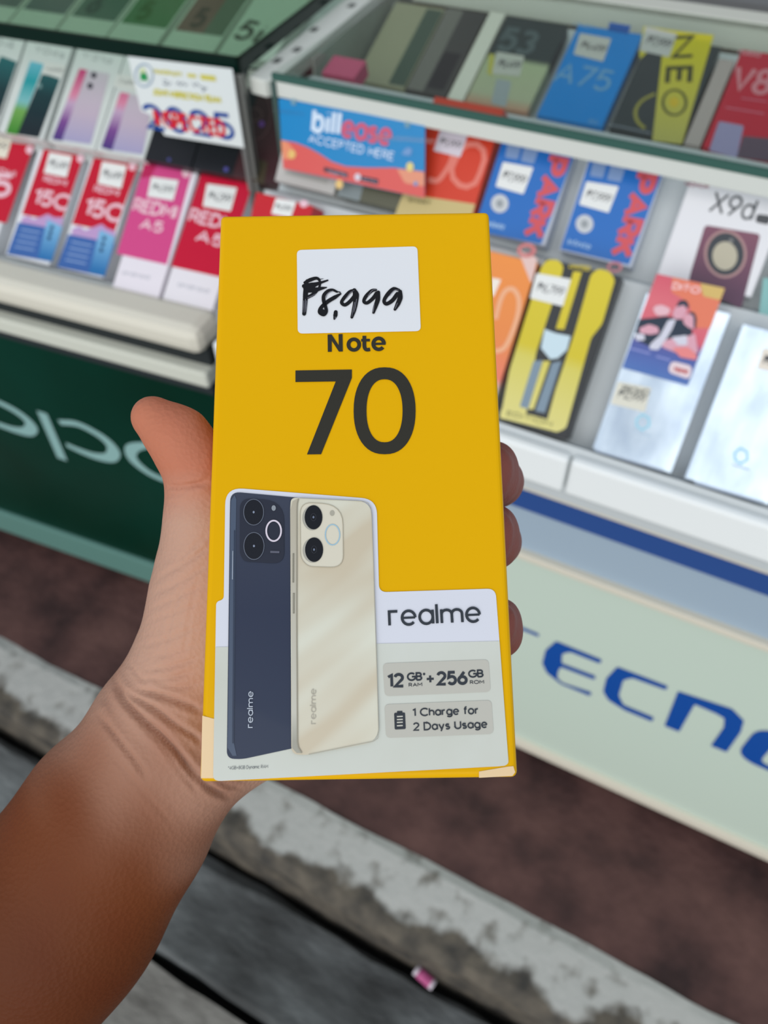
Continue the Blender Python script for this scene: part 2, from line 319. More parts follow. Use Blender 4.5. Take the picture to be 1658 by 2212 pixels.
extrude_x('side_glass', [(.803, Z - .3755), (.803, Z - .475), (.845, Z - .43), (.88, Z - .40), (.90, Z - .45), (1.16, Z - .40), (1.16, Z - .3755)], XL, XL + .005, gl_pane, rc)
rp('side_glass_edge', (XL - .001, .796, Z - .56), (XL + .005, .803, Z - .3755), mat((70, 92, 88), .2))
rp('back_panel', (XL, 1.175, Z - .69), (XR, 1.21, Z - .40), mat((92, 84, 78), .7))
# lettering of the right sign: cut out blue letters lying on the panel
sf = Face(rc, (0, .6255, 0), (1, 0, 0), (0, 0, 1)); sf.y0 = .6255; sf.k = 4
blue = mat((8, 74, 158), .35)
def c8(p): return [(1040 + x / 2.458, 960 + y / 2.458) for x, y in p]
def quadpx(name, pts, m, r=0): return poly(sf, name, c8(pts), m, 2, None, r)
def sg(pts, w, cp=False): return [(sf.uvs(c8(pts)), w, False, cp)]
def letter(outline, r): return poly(sf, 'sign_letter', c8(outline), blue, 2, None, r)
tl = sf.uvs(c8([(-40, 870), (303, 1012)])); ribbons(sf, 'sign_letter', [(tl, .0075, False, False), ([(tl[0] + tl[1]) / 2, (tl[0] + tl[1]) / 2 + np.array([0, -.115])], .030, False, False)], blue, 2)
letter([(395, 1042), (640, 1142), (628, 1162), (470, 1100), (428, 1110), (425, 1160), (606, 1228), (600, 1248), (420, 1180), (405, 1205), (402, 1240), (430, 1265), (585, 1315), (575, 1334), (420, 1270), (345, 1210), (322, 1160), (340, 1090)], .004)
letter([(720, 1178), (990, 1282), (978, 1302), (800, 1238), (752, 1250), (728, 1330), (752, 1380), (915, 1448), (905, 1470), (760, 1410), (672, 1355), (645, 1310), (662, 1240)], .004)
letter([(1042, 1308), (1330, 1402), (1392, 1465), (1375, 1525), (1300, 1632), (1216, 1598), (1285, 1500), (1288, 1452), (1240, 1425), (1130, 1378), (1048, 1524), (970, 1492)], .003)
O_ = np.array([.268, Z - 1.05])
_o = [[(O_[0] + p[0], O_[1] + p[1]) for p in rounded([(-x, -y), (x, -y), (x, y), (-x, y)], q, 8)] for x, y, q in ((.051, .0515, .034), (.021, .0385, .014))]
mesh('sign_letter', [(p[0], sf.y0 - LAY * 8, p[1]) for p in _o[0] + _o[1]], [(i, (i + 1) % 36, 36 + (i + 1) % 36, 36 + i) for i in range(36)], blue, rc)

# ------------------------------------------------------------------ left display counter (turned a little)
TH = .085; UL = np.array([math.cos(TH), math.sin(TH), 0]); BL = np.array([-math.sin(TH), math.cos(TH), 0]); LO = np.array([-.612, .629, 0.0])
lc = frame('display_counter', LO, UL, (0, 0, 1)); tag(lc, 'glass display counter with the dark green lettered sign panel', 'counter')
def lp(name, lo, hi, m, bv=0): return box(name, lo, hi, m, lc, bv)
XA = -1.35
green = noisy('green_acrylic', [(.3, (0, 38, 26)), (.7, (0, 54, 42))], 2.2, .3, spec=.12)
lp('sign_panel', (XA, .004, Z - 1.268), (0, .03, Z - .742), green)
lp('sign_border', (XA, -.004, Z - 1.345), (0, .03, Z - 1.268), mat((92, 132, 124), .4), .004); lp('dark_band', (XA, .002, Z - .742), (0, .03, Z - .724), mat((40, 46, 50), .5))
lp('white_trim', (XA, -.006, Z - .724), (0, .03, Z - .697), mat((206, 208, 196), .4), .004); lp('shadow_recess', (XA, .012, Z - .697), (0, .03, Z - .668), mat((34, 40, 42), .6))  # shadow under the ledge is put into the recess colour
lp('rounded_ledge', (XA, -.004, Z - .672), (0, .055, Z - .630), mat((216, 212, 198), .4), .014)
lp('carcass', (XA, .03, Z - 1.35), (0, .6, Z - .69), mat((120, 122, 120), .6)); lp('kick_base', (XA, .06, 0), (-.02, .6, Z - 1.35), mat((40, 34, 36), .7))
prof = [(.045, -.69), (.045, -.645), (.0615, -.638), (.0806, -.6605), (.2134, -.5625), (.1965, -.5395), (.2005, -.536), (.322, -.4465), (.338, -.4475), (.350, -.4515), (.485, -.414), (.59, -.414), (.59, -.69)]
extrude_x('stepped_board', [(y, z + Z) for y, z in prof], XA, .044, mat((186, 190, 190), .5), lc)
lp('glass_top', (XA, .195, Z - .383), (0, .60, Z - .367), gl_green)
dkg = mat((8, 34, 28), .1); lp('glass_edge', (XA, .190, Z - .3835), (0.004, .195, Z - .3665), dkg); lp('glass_edge', (0, .190, Z - .3835), (.004, .60, Z - .3665), dkg)
metal = mat((150, 152, 150), .35, .8)
lp('corner_post', (-.010, .186, Z - .60), (-.002, .196, Z - .384), metal, .001); lp('corner_post', (.000, .187, Z - .60), (.006, .198, Z - .384), mat((128, 130, 126), .4, .6), .001)
lp('back_panel', (XA, .60, Z - .69), (0, .62, Z - .362), mat((150, 156, 150), .7)); lp('end_board', (.0445, .30, Z - .69), (.047, .60, Z - .40), mat((190, 194, 190), .6))
# lettering on the green panel
gf = Face(lc, LO + BL * .004, UL, (0, 0, 1)); gf.y0 = .004; gf.k = 4
pale = mat((138, 176, 174), .35)
def c7(p): return [(x / 2.988, 560 + y / 2.988) for x, y in p]
def o_ring(name, outer, inner):
    a = gf.uvs(c7(outer)); b = gf.uvs(c7(inner)); n = len(a)
    v = [(p[0], gf.y0 - .0005, p[1]) for p in a + b]
    return mesh(name, v, [(i, (i + 1) % n, n + (i + 1) % n, n + i) for i in range(n)][:n if True else 0], pale, lc)
def stroke7(name, pts, ws): return ribbons(gf, name, [(gf.uvs(c7(pts)), ws, False, False)], pale, 2)
def cr(pts, n=6):      # smooth curve through the points
    P = [np.array(p, float) for p in pts]; P = [2 * P[0] - P[1]] + P + [2 * P[-1] - P[-2]]; out = []
    for i in range(1, len(P) - 2):
        for j in range(n):
            t = j / n; a, b, c, d = P[i - 1:i + 3]
            out.append(.5 * (2 * b + (c - a) * t + (2 * a - 5 * b + 4 * c - d) * t * t + (3 * b - a - 3 * c + d) * t ** 3))
    return out + [P[-2]]
def bowl7(name, pts, ws):
    P = cr(pts); w = np.interp(np.linspace(0, 1, len(P)), np.linspace(0, 1, len(ws)), ws); stroke7(name, P, list(w))
stroke7('sign_letter', [(272, 985), (405, 1290)], [.021, .021])
bowl7('sign_letter', [(385, 1050), (500, 1062), (620, 1120), (700, 1180), (735, 1235), (710, 1278), (620, 1270), (520, 1235), (430, 1195)], [.011, .013, .015, .020, .026, .022, .017, .014, .011])
bowl7('sign_letter', [(-20, 915), (80, 965), (160, 1020), (205, 1075), (180, 1110), (100, 1100), (-20, 1060)], [.013, .015, .018, .025, .022, .016, .013])
bowl7('sign_letter', [(1300, 1330), (1200, 1260), (1060, 1210), (930, 1200), (850, 1225), (860, 1290), (960, 1375), (1080, 1430), (1220, 1480), (1330, 1470), (1340, 1400), (1300, 1330)], [.016, .013, .011, .014, .022, .022, .015, .012, .012, .018, .022, .016])

# ------------------------------------------------------------------ phone boxes
def pbox(name, label, group, pose, dims, col, rough=.35, t=.028, coat=.3, left=False, bv=.0008, cat='box'):
    """a carton leaning back: pose = (x, y, z above the eye level of the lens, yaw, lean); dims = (w, h)"""
    x, y, z, yaw, lean = pose; w, h = dims
    u = np.array([math.cos(yaw), math.sin(yaw), 0]); b = np.array([-math.sin(yaw), math.cos(yaw), 0])
    v = np.array([0, 0, 1]) * math.cos(lean) + b * math.sin(lean)
    o = np.array([x, y, z + Z])
    e = frame(name, o, u, v); tag(e, label, cat, group)
    box('carton', (-w / 2, 0, 0), (w / 2, t, h), col if not isinstance(col, (tuple, str)) else mat(col, rough, 0, coat), e, bv)
    fc = Face(e, o, u, v); fc.w = w; fc.h = h; fc.t = t
    return fc
def left_pose(lx, ly, z, lean): p = LO + UL * lx + BL * ly; return (p[0], p[1], z, TH, lean)
paper = mat((226, 228, 226), .5); ink = mat((70, 72, 78), .6)
def price(fc, quad, s, r=.0015, m=None, k=None):
    q = poly(fc, 'price_sticker', quad, m or paper, 4, None, r)
    P = [np.array(p, float) for p in quad]
    at = lambda a, b: tuple((P[0] * (1 - a) + P[1] * a) * (1 - b) + (P[3] * (1 - a) + P[2] * a) * b)
    o = text(fc, s, at(.12, .66), at(.9, .66), at(.12, .32), ink, .10, 6, .16, None, 'handwriting', slant=.15, caps=True)
    o.parent = q; return q
LR, LZ, LN = .064, -.635, .935
gL1 = 'phone boxes in the bottom row of the left counter'; gL2 = 'phone boxes in the upper row of the left counter'
crim = mat((190, 6, 42), .35, 0, .3); rose = mat((206, 70, 132), .35, 0, .3); white = mat((222, 224, 228), .4, 0, .2); pinkw = mat((228, 188, 200), .4)
def lx_of(x, y): d = np.array([x, y, 0]) - LO; return d @ UL
# five boxes of the bottom row
fc = pbox('phone_box', 'red phone box cut by the left photo edge, bottom row of left counter', gL1, left_pose(lx_of(-1.0485, .672), LR, LZ, LN), (.079, .164), (222, 224, 228))
poly(fc, 'red_print', [(-22, 302), (74, 314), (14, 482), (-74, 470)], crim, 1); text(fc, '5', (-26, 424), (22, 430), (-8, 372), pinkw, .2); text(fc, 'REDMI', (-28, 372), (32, 384), (-24, 358), pinkw, .16)
price(fc, [(-34, 284), (28, 296), (14, 343), (-46, 332)], '6,999', m=mat((222, 216, 200), .5)); disc(fc, 'round_icon', (64, 324), 8, 9, pinkw, 3)
def fifteen(label, x, y, d, quad, red, bl, mt, t1, t2, ic, ph, p):
    fc = pbox('phone_box', label, gL1, left_pose(lx_of(x, y), LR, LZ, LN), (.079, .164), (222, 224, 228))
    poly(fc, 'red_print', red, crim, 1)
    poly(fc, 'mountain_print', mt, mat((184, 150, 196), .4), 2)
    b = fc.uvs(bl); poly(fc, 'blue_print', bl, mat((58, 98, 164), .4), 3); poly(fc, 'phone_picture', ph, gradient('blue_phone', [(0, (40, 110, 170)), (1, (120, 176, 214))], 'Z', .01, .06), 4, None, .002)
    text(fc, '15C', *t1, pinkw, .2); text(fc, 'REDMI', *t2, pinkw, .18); disc(fc, 'round_icon', ic, 8, 9, pinkw, 3); price(fc, quad, p)
    L = lambda a, b_, k: tuple(np.array(a) * (1 - k) + np.array(b_) * k)
    ribbons(fc, 'small_print', [([fc.uv(*L(L(bl[0], bl[3], k), L(bl[1], bl[2], k), .12)), fc.uv(*L(L(bl[0], bl[3], k), L(bl[1], bl[2], k), .55))], .0016, False, False) for k in (.2, .38, .56, .74)], mat((150, 176, 212), .5), 5)
    cam_ = [L(L(ph[0], ph[1], .4), L(ph[3], ph[2], .4), k) for k in (.14, .28, .42)]
    for c in cam_: disc(fc, 'lens_print', c, 4, 4.5, mat((30, 60, 100), .3), 6)
fifteen('red and blue phone box, the left of the two with white frames beside each other', -.946, .670, 0, [(107, 329), (156, 338), (144, 384), (95, 374)], [(95, 322), (181, 337), (133, 480), (47, 463)], [(40, 480), (133, 497), (112, 566), (15, 549)],
        [(44, 492), (47, 470), (62, 466), (72, 474), (90, 468), (103, 462), (118, 470), (137, 470), (131, 505)], ((67, 440), (146, 458), (74, 404)), ((92, 392), (143, 403), (96, 379)), (174, 343), [(103, 474), (135, 490), (112, 566), (82, 558)], '₱5,499')
fifteen('red and blue phone box, the right of the two with white frames beside each other', -.8528, .6758, 0, [(221, 349), (274, 358), (262, 408), (211, 397)], [(203, 341), (299, 357), (247, 502), (155, 484)], [(148, 506), (248, 526), (226, 598), (123, 577)],
        [(152, 518), (156, 494), (172, 488), (184, 498), (204, 490), (220, 484), (232, 494), (250, 500), (245, 536)], ((176, 464), (260, 483), (184, 424)), ((201, 414), (256, 425), (206, 400)), (286, 360), [(216, 496), (249, 512), (226, 598), (192, 590)], '₱6,499')
fc = pbox('phone_box', 'bright pink phone box with white lower end, bottom row of left counter', gL1, left_pose(lx_of(-.746, .661), LR - .014, LZ + .002, LN), (.076, .183), (226, 220, 228))
poly(fc, 'pink_print', [(315, 343), (418, 359), (360, 572), (252, 548)], rose, 1); poly(fc, 'dark_pink_corner', [(315, 343), (345, 347), (325, 382), (303, 385)], mat((180, 30, 84), .4), 2)
text(fc, 'REDMI', (284, 456), (378, 475), (292, 426), pinkw, .2); text(fc, 'A5', (298, 494), (350, 505), (308, 470), pinkw, .2); price(fc, [(327, 382), (386, 390), (374, 434), (318, 425)], '₱4,599'); disc(fc, 'round_icon', (402, 374), 9, 10, pinkw, 3)
text(fc, 'android', (262, 592), (322, 604), (264, 583), mat((176, 178, 188), .5), .16, 2)
fc = pbox('phone_box', 'deep red phone box with white lower end, partly hidden by the held yellow box', gL1, left_pose(lx_of(-.6635, .675), LR - .014, LZ + .002, LN), (.079, .183), (226, 222, 228))
poly(fc, 'red_print', [(436, 369), (548, 390), (480, 600), (369, 575)], mat((192, 2, 48), .35, 0, .3), 1); text(fc, 'REDMI', (404, 478), (512, 504), (412, 448), pinkw, .2); text(fc, 'A5', (418, 520), (480, 536), (426, 494), pinkw, .2)
price(fc, [(447, 397), (512, 406), (498, 457), (438, 446)], '₱4,299'); text(fc, 'android', (382, 618), (450, 634), (384, 608), mat((176, 178, 188), .5), .16, 2)
# upper row
L2Y, L2Z, L2N = .186, -.515, .94
def upper(label, lx, col=(206, 210, 208), w=.081): return pbox('phone_box', label, gL2, left_pose(lx, L2Y, L2Z, L2N), (w, .152), col, t=.022)
tealp = gradient('teal_phone', [(0, (18, 30, 38)), (.55, (24, 52, 58)), (1, (40, 100, 104))], 'Z', .01, .11)
lx0 = lx_of(-1.0107, .784)
fc = upper('white box with dark teal phone picture, cut by the left photo edge', lx0 - .0855); text(fc, '04', (-22, 96), (30, 108), (-16, 78), mat((150, 154, 156), .5), .14)
poly(fc, 'phone_picture', [(2, 121), (37, 134), (-2, 250), (-50, 240)], tealp, 2, None, .002)
fc = upper('white box with a blue green and a dark phone picture, second in upper row', lx0); text(fc, 'Y04s', (72, 112), (138, 127), (76, 98), mat((150, 154, 156), .5), .14)
poly(fc, 'phone_picture', [(66, 132), (95, 139), (38, 292), (12, 287)], gradient('aqua_phone', [(0, (60, 130, 40)), (.3, (110, 160, 80)), (.42, (120, 180, 184)), (.7, (30, 148, 156)), (1, (110, 184, 204))], 'Z', .005, .115), 2, None, .002)
poly(fc, 'phone_picture', [(92, 158), (130, 171), (84, 298), (37, 291)], tealp, 3, None, .002); disc(fc, 'lens_print', (86, 186), 5, 6, mat((110, 140, 140), .3), 4)
price(fc, [(96, 134), (143, 142), (135, 168), (91, 160)], '4,699', m=mat((212, 212, 208), .5))
pp = gradient('purple_phone', [(0, (70, 50, 120)), (.25, (120, 70, 140)), (.5, (190, 160, 190)), (.62, (214, 130, 160)), (1, (190, 50, 110))], 'Z', .005, .115)
lil = gradient('lilac_phone', [(0, (160, 154, 190)), (.4, (190, 172, 190)), (1, (192, 184, 192))], 'Z', .005, .115)
lx1 = lx_of(-.9208, .7867)
fc = upper('white box with pink and lilac phone picture, nearest the dark teal ones', lx1); text(fc, 'Y21d', (174, 124), (240, 139), (178, 112), mat((150, 154, 156), .5), .14)
poly(fc, 'phone_picture', [(172, 148), (190, 152), (136, 305), (112, 301)], pp, 2, None, .002); poly(fc, 'phone_picture', [(189, 151), (237, 160), (196, 312), (134, 303)], lil, 3, None, .002)
for c in ((203, 163), (195, 186)): disc(fc, 'lens_print', c, 6, 7, mat((62, 58, 70), .3), 4)
lx2 = lx_of(-.8386, .7978)
fc = upper('white box with pink and lilac phone picture, half behind the inspection notice', lx2); poly(fc, 'phone_picture', [(260, 199), (281, 203), (243, 326), (218, 319)], pp, 2, None, .002); poly(fc, 'phone_picture', [(280, 203), (332, 214), (308, 334), (242, 325)], lil, 3, None, .002)
price(fc, [(252, 160), (300, 168), (292, 196), (246, 188)], '7,499', m=mat((212, 212, 208), .5))
fc = upper('plain black phone box beneath the inspection notice, left one', -.1335, (26, 26, 32), .074); disc(fc, 'blue_mark', (365, 345), 4, 4, mat((70, 70, 130), .4), 2)
fc = upper('plain black phone box beneath the inspection notice, right one by the post', -.063, (24, 24, 30), .063); disc(fc, 'blue_mark', (488, 366), 5, 5, mat((80, 76, 150), .4), 2)
fc = pbox('phone_box', 'maroon phone box with a ring camera picture behind the metal post', gL2, left_pose(.005, L2Y, L2Z, L2N), (.073, .166), (62, 34, 38), t=.022)
price(fc, [(537, 150), (576, 156), (572, 194), (530, 190)], '₱9,999', m=mat((190, 182, 178), .5)); ring(fc, 'ring_print', (545, 248), 40, 56, .0012, mat((104, 74, 78), .4), 2); ring(fc, 'ring_print', (548, 248), 18, 14, .0012, mat((110, 84, 84), .4), 2); disc(fc, 'flash_print', (565, 268), 6, 7, mat((110, 70, 150), .4), 3)
poly(fc, 'gold_foot', [(540, 340), (578, 350), (570, 400), (545, 388)], mat((64, 56, 40), .5), 2)
# boxes lying under the left glass top, seen through it
gS = 'phone boxes under the glass top of the left counter'
SH = [(-.543, (86, 104, 104), 'grey phone box under green glass at the top left photo corner', None), (-.453, (84, 106, 106), 'grey green phone box under the glass top, second from the left edge', None), (-.362, (74, 110, 98), 'blue green phone box with a faint 6 under the glass top', '6'), (-.2725, (66, 124, 80), 'green phone box with a green 5 under the glass top', '5'), (-.1785, (92, 112, 96), 'brown and green phone box with a dark 5 under the glass top', '5'), (-.086, (176, 186, 174), 'pale phone box lettered 5i under the corner of the glass top', None)]
for i, (lx, c, lab, ch) in enumerate(SH):
    fc = pbox('phone_box', lab, gS, left_pose(lx, .345, -.43, 1.3), (.086, .14), (206, 212, 204), t=.02)
    if i < 5: poly(fc, 'panel_print', [(-.0385, .036), (.0405, .036), (.0405, .137), (-.0385, .137)], mat(c, .4), 1, None, 0, False)
    else: text(fc, '5i', (497, 82), (548, 96), (508, 34), mat((62, 74, 66), .5), .17, 2, .34)
    cc = {2: (30, 78, 70), 3: (24, 100, 40), 4: (62, 60, 50)}.get(i)
    if ch: text(fc, ch, (-.022, .045), (-.002, .045), (-.022, .092), mat(cc, .5), .2, 3, px=False)
    if i == 4: poly(fc, 'brown_patch', [(-.0385, .036), (.008, .036), (.008, .137), (-.0385, .137)], mat((126, 96, 88), .5), 2, None, 0, False)
gp = link(bpy.data.objects.new('foam_strip', None), None); gp.matrix_world = lc.matrix_world.copy(); tag(gp, 'whitish foam strip with dark marks wedged in the gap between the two counters', 'packing strip')
P_ = [(.005, .205), (.030, .200), (.041, .214), (.041, .59), (.005, .59)]
fs_ = mesh('foam', [(x, y, Z - .412) for x, y in P_] + [(x, y, Z - .392) for x, y in P_], [(4, 3, 2, 1, 0), (5, 6, 7, 8, 9)] + [(i, (i + 1) % 5, 5 + (i + 1) % 5, 5 + i) for i in range(5)], mat((214, 218, 212), .6), gp); bevel(fs_, .002)
for q in ((.016, .26), (.024, .30), (.015, .37), (.026, .47)): box('dark_mark', (q[0] - .005, q[1] - .008, Z - .3925), (q[0] + .005, q[1] + .008, Z - .3916), mat((96, 100, 98), .6), gp, .002)

# inspection notice hanging under the left shelf edge
NO = LO + BL * .184 + np.array([0, 0, Z - .3675])
nt = frame('inspection_notice', NO, UL, (0, 0, 1)); tag(nt, 'white inspection notice with blue 2025 and red stamp taped under the left shelf edge', 'notice')
nf = Face(nt, NO, UL, (0, 0, 1))
def cn(p): return [(270 + x / 6.377, 120 + y / 6.377) for x, y in p]
P = [nf.uv(*q) for q in cn([(35, 10), (1475, 185), (1640, 1275), (545, 1100), (440, 930), (410, 850), (220, 760)])]
P = P[::-1]
if area2(P) < 0: P = P[::-1]
sh = mesh('notice_sheet', [(p[0], 0, p[1]) for p in P], [tuple(range(len(P)))], mat((222, 230, 230), .4), nt); s_ = sh.modifiers.new('s', 'SOLIDIFY'); s_.thickness = .0004; s_.offset = -1
nf.k = 1.5; ny = mat((206, 200, 92), .5); nb = mat((24, 70, 152), .4); nr = mat((214, 30, 44), .4)
ring(nf, 'seal_ring', cn([(265, 270)])[0], 19, 24, .0022, mat((150, 172, 190), .5), 3); poly(nf, 'seal_shape', cn([(210, 235), (300, 240), (320, 345), (215, 340)]), mat((40, 150, 84), .5), 4); disc(nf, 'seal_top', cn([(245, 205)])[0], 6, 6, mat((206, 220, 170), .5), 4)
text(nf, 'MUNICIPALITY', cn([(405, 245)])[0], cn([(800, 294)])[0], cn([(415, 180)])[0], ny, .26, 3, .2); ribbons(nf, 'blurred_print', [(nf.uvs(cn([(860, 268), (980, 283)])), .0042, False, False), (nf.uvs(cn([(1040, 292), (1250, 316)])), .0062, False, False)], ny, 3); text(nf, 'JOINT INSPECTION TEAM', cn([(390, 545)])[0], cn([(1330, 665)])[0], cn([(395, 450)])[0], ny, .30, 3, .16)
ribbons(nf, 'script_print', [(nf.uvs(cn(cr(p))), .0011, False, False) for p in ([(520, 330), (580, 350), (560, 400), (530, 380), (600, 400), (640, 370)], [(710, 400), (740, 360), (760, 410), (800, 370), (830, 410), (860, 390)], [(930, 370), (960, 420), (990, 380), (1040, 430), (1090, 440), (1070, 490), (1130, 440)])], mat((120, 130, 142), .5), 3)
text(nf, '2025', cn([(300, 1010)])[0], cn([(1545, 1180)])[0], cn([(262, 650)])[0], nb, .16, 3, .22); text(nf, 'INSPECTED', cn([(440, 970)])[0], cn([(1400, 1130)])[0], cn([(420, 730)])[0], nr, .2, 5, .24)

# ------------------------------------------------------------------ right counter: lower rows
gR1 = 'phone boxes in the front row of the right counter'; gR2 = 'phone boxes in the second row of the right counter'; gU = 'phone boxes under the glass top of the right counter'
RY, RZ, RN = .62, -.6035, .68
def row1(label, x, w, h, col, **k): return pbox('phone_box', label, gR1, (x, RY, RZ, .005, RN), (w, h), col, **k)
def row2(label, x, w, col, h=.117, **k): return pbox('phone_box', label, gR2, (x, .7655, -.4775, .005, .70), (w, h), col, **k)
yel = mat((208, 188, 32), .3, 0, .4); blk = mat((38, 42, 46), .3, 0, .4)
fc = row1('black and yellow striped phone box with a silver shield at its middle', -.1533, .0815, .174, (38, 42, 46), t=.03)
yel2 = gradient('yellow_fade', [(0, (214, 206, 130)), (.42, (206, 196, 90)), (.5, (204, 186, 30)), (1, (208, 190, 34))], 'Z', 0, .17, .3)
poly(fc, 'yellow_stripe', [(1168, 578), (1181, 561), (1205, 561), (1217, 575), (1211, 600), (1158, 760), (1134, 905), (1080, 905), (1100, 800)], yel2, 1, None, .004)
poly(fc, 'yellow_stripe', [(1276, 592), (1292, 580), (1316, 586), (1328, 604), (1300, 700), (1276, 730), (1222, 925), (1200, 935), (1178, 920), (1200, 840), (1240, 720)], yel2, 1, None, .004)
poly(fc, 'yellow_stripe', [(1238, 586), (1256, 588), (1218, 712), (1200, 710)], yel2, 1); poly(fc, 'yellow_stripe', [(1172, 780), (1188, 780), (1152, 884), (1140, 884)], yel2, 1); poly(fc, 'yellow_base', [(1084, 880), (1215, 915), (1205, 934), (1078, 902)], yel2, 2, None, .003)
poly(fc, 'grey_stripe', [(1152, 780), (1172, 778), (1140, 884), (1122, 878)], mat((122, 142, 158), .4), 2); poly(fc, 'grey_stripe', [(1192, 784), (1212, 780), (1176, 892), (1156, 888)], mat((122, 142, 158), .4), 2)
poly(fc, 'silver_shield', [(1176, 711), (1200, 720), (1232, 726), (1224, 756), (1204, 774), (1188, 776), (1168, 752)], mat((178, 198, 208), .35, .3), 5)
text(fc, 'LIMITED', (1228, 579), (1274, 586), (1230, 569), yel, .2, 3); text(fc, 'EDITION', (1092, 897), (1192, 922), (1095, 886), mat((150, 146, 92), .5), .2, 4)
price(fc, [(1158, 590), (1233, 603), (1215, 662), (1144, 644)], '₱6,799')
ora = gradient('orange_fade', [(0, (214, 214, 196)), (.16, (214, 206, 190)), (.24, (226, 120, 96)), (.5, (226, 132, 66)), (1, (232, 140, 62))], 'Z', 0, .168, .35)
fc = row1('orange phone box with a pale rounded outline, beside the held box', -.2415, .0805, .168, ora, t=.03)
poly(fc, 'pale_corner', [(1118, 540), (1160, 557), (1148, 612), (1144, 606)], mat((222, 190, 184), .4), 1); ring(fc, 'logo_ring', (1137, 541), 17, 12, .0035, mat((200, 120, 120), .4), 2)
ribbons(fc, 'outline_print', [(fc.uvs(cr([(1068, 760), (1088, 752), (1103, 725), (1118, 680), (1120, 645), (1108, 625), (1092, 628), (1080, 650), (1070, 690)])), .005, False, False)], mat((232, 172, 134), .4), 2)
poly(fc, 'pale_flag', [(1062, 600), (1082, 604), (1066, 640), (1056, 640)], mat((236, 226, 214), .4), 2)
fc = row1('red phone box beside the counter side glass, just above the held box', -.5167, .079, .168, (192, 26, 40), t=.03); price(fc, [(596, 428), (640, 436), (628, 470), (586, 462)], '₱4,999'); disc(fc, 'round_icon', (656, 440), 9, 8, pinkw, 2)
fc = row1('grey phone box hidden behind the held box, left part of front row', -.4255, .079, .150, (120, 122, 116), t=.03); poly(fc, 'olive_print', [(-.035, .06), (.035, .06), (.035, .145), (-.035, .145)], mat((96, 96, 78), .5), 1, None, 0, False)
fc = row1('cream phone box hidden mostly behind the held box', -.3345, .079, .150, (196, 184, 128), t=.03); text(fc, 'SMART', (-.03, .13), (.0, .13), (-.03, .138), mat((120, 112, 70), .5), .2, px=False)
silver = noisy('silver_film', [(.35, (176, 194, 214)), (.65, (214, 230, 244))], 40, .22, .0, 60, (1, 1, .4)); nn, ll, bb = nodes(silver); bb.inputs['Metallic'].default_value = .35; bb.inputs['Coat Weight'].default_value = .6
def recycle(fc, c, s=1):
    g = mat((150, 206, 226), .4); P = [fc.uv(c[0] + 15 * s * math.cos(a), c[1] + 17 * s * math.sin(a)) for a in np.radians([95, 150, 200, 265, 330, 25])]
    ribbons(fc, 'recycle_mark', [(P, .0022, True, False)], g, 2); ribbons(fc, 'small_print', [([fc.uv(c[0] - 20 * s, c[1] + 18 * s), fc.uv(c[0] + 18 * s, c[1] + 30 * s)], .0016, False, False)], mat((176, 196, 214), .5), 2)
fS = row1('silvery white phone box with a colourful flyer and price tag on it', -.0425, .0835, .166, silver, t=.034); recycle(fS, (1388, 912))
ribbons(fS, 'small_print', [([fS.uv(1285, 972), fS.uv(1432, 1016)], .0022, False, False)], mat((176, 190, 208), .5), 2)
price(fS, [(1334, 824), (1406, 838), (1392, 890), (1318, 872)], '₱12,999', m=mat((216, 214, 200), .5))
text(fS, 'PROMO', (1342, 846), (1400, 856), (1346, 832), mat((110, 112, 108), .5), .16, 7)
fc = row1('silvery white phone box at the right photo edge, front row', .0545, .0835, .160, silver, t=.034); recycle(fc, (1600, 985)); ribbons(fc, 'small_print', [([fc.uv(1500, 1042), fc.uv(1650, 1086)], .0022, False, False)], mat((176, 190, 208), .5), 2); poly(fc, 'price_sticker', [(1648, 752), (1690, 760), (1680, 806), (1634, 796)], mat((226, 218, 206), .5), 4, None, .0015)
text(fc, '₱9,999', (1646, 786), (1690, 796), (1650, 766), ink, .16, 6)
# promotional flyer standing against the silvery box
FO = fS.O + fS.N * .0025; fl = frame('flyer', FO, fS.U, fS.V); tag(fl, 'red and blue flyer with two people, leaning on the silvery phone box', 'flyer'); ff = Face(fl, FO, fS.U, fS.V)
def cf(p): return [(1300 + x / 4.631, 560 + y / 4.631) for x, y in p]
P = ff.uvs(cf([(545, 145), (1228, 290), (855, 1265), (200, 1085)])); P = P[::-1] if area2(P) < 0 else P
fz = [p[1] for p in P]
sh = mesh('flyer_sheet', [(p[0], 0, p[1]) for p in P], [(0, 1, 2, 3)], gradient('flyer_print', [(0, (74, 112, 178)), (.22, (70, 92, 164)), (.34, (86, 84, 150)), (.42, (206, 88, 108)), (.7, (214, 104, 116)), (1, (204, 80, 100))], 'Z', min(fz), max(fz), .35), fl); s_ = sh.modifiers.new('s', 'SOLIDIFY'); s_.thickness = .0006; s_.offset = -1
ff.k = 2; skin_p = mat((214, 160, 176), .5); dk = mat((38, 52, 70), .5); wp = mat((206, 206, 220), .5)
def fp(n, pts, m, lay=2, r=.002): return poly(ff, n, cf(pts), m, lay, None, r)
fp('orange_print', [(700, 180), (1228, 290), (1080, 690), (940, 690), (860, 430), (690, 330)], mat((222, 120, 92), .4), 1); fp('gold_corner', [(980, 240), (1228, 290), (1180, 410), (1010, 370)], mat((206, 176, 104), .4), 2)
fp('figure_print', [(370, 600), (480, 590), (640, 570), (800, 600), (900, 700), (900, 800), (780, 860), (600, 840), (470, 870), (310, 790)], dk, 2); fp('figure_print', [(740, 470), (790, 430), (840, 450), (850, 520), (800, 600), (720, 600), (700, 540)], skin_p, 3); fp('hair_print', [(740, 480), (770, 415), (840, 410), (870, 470), (845, 500), (820, 455)], dk, 4)
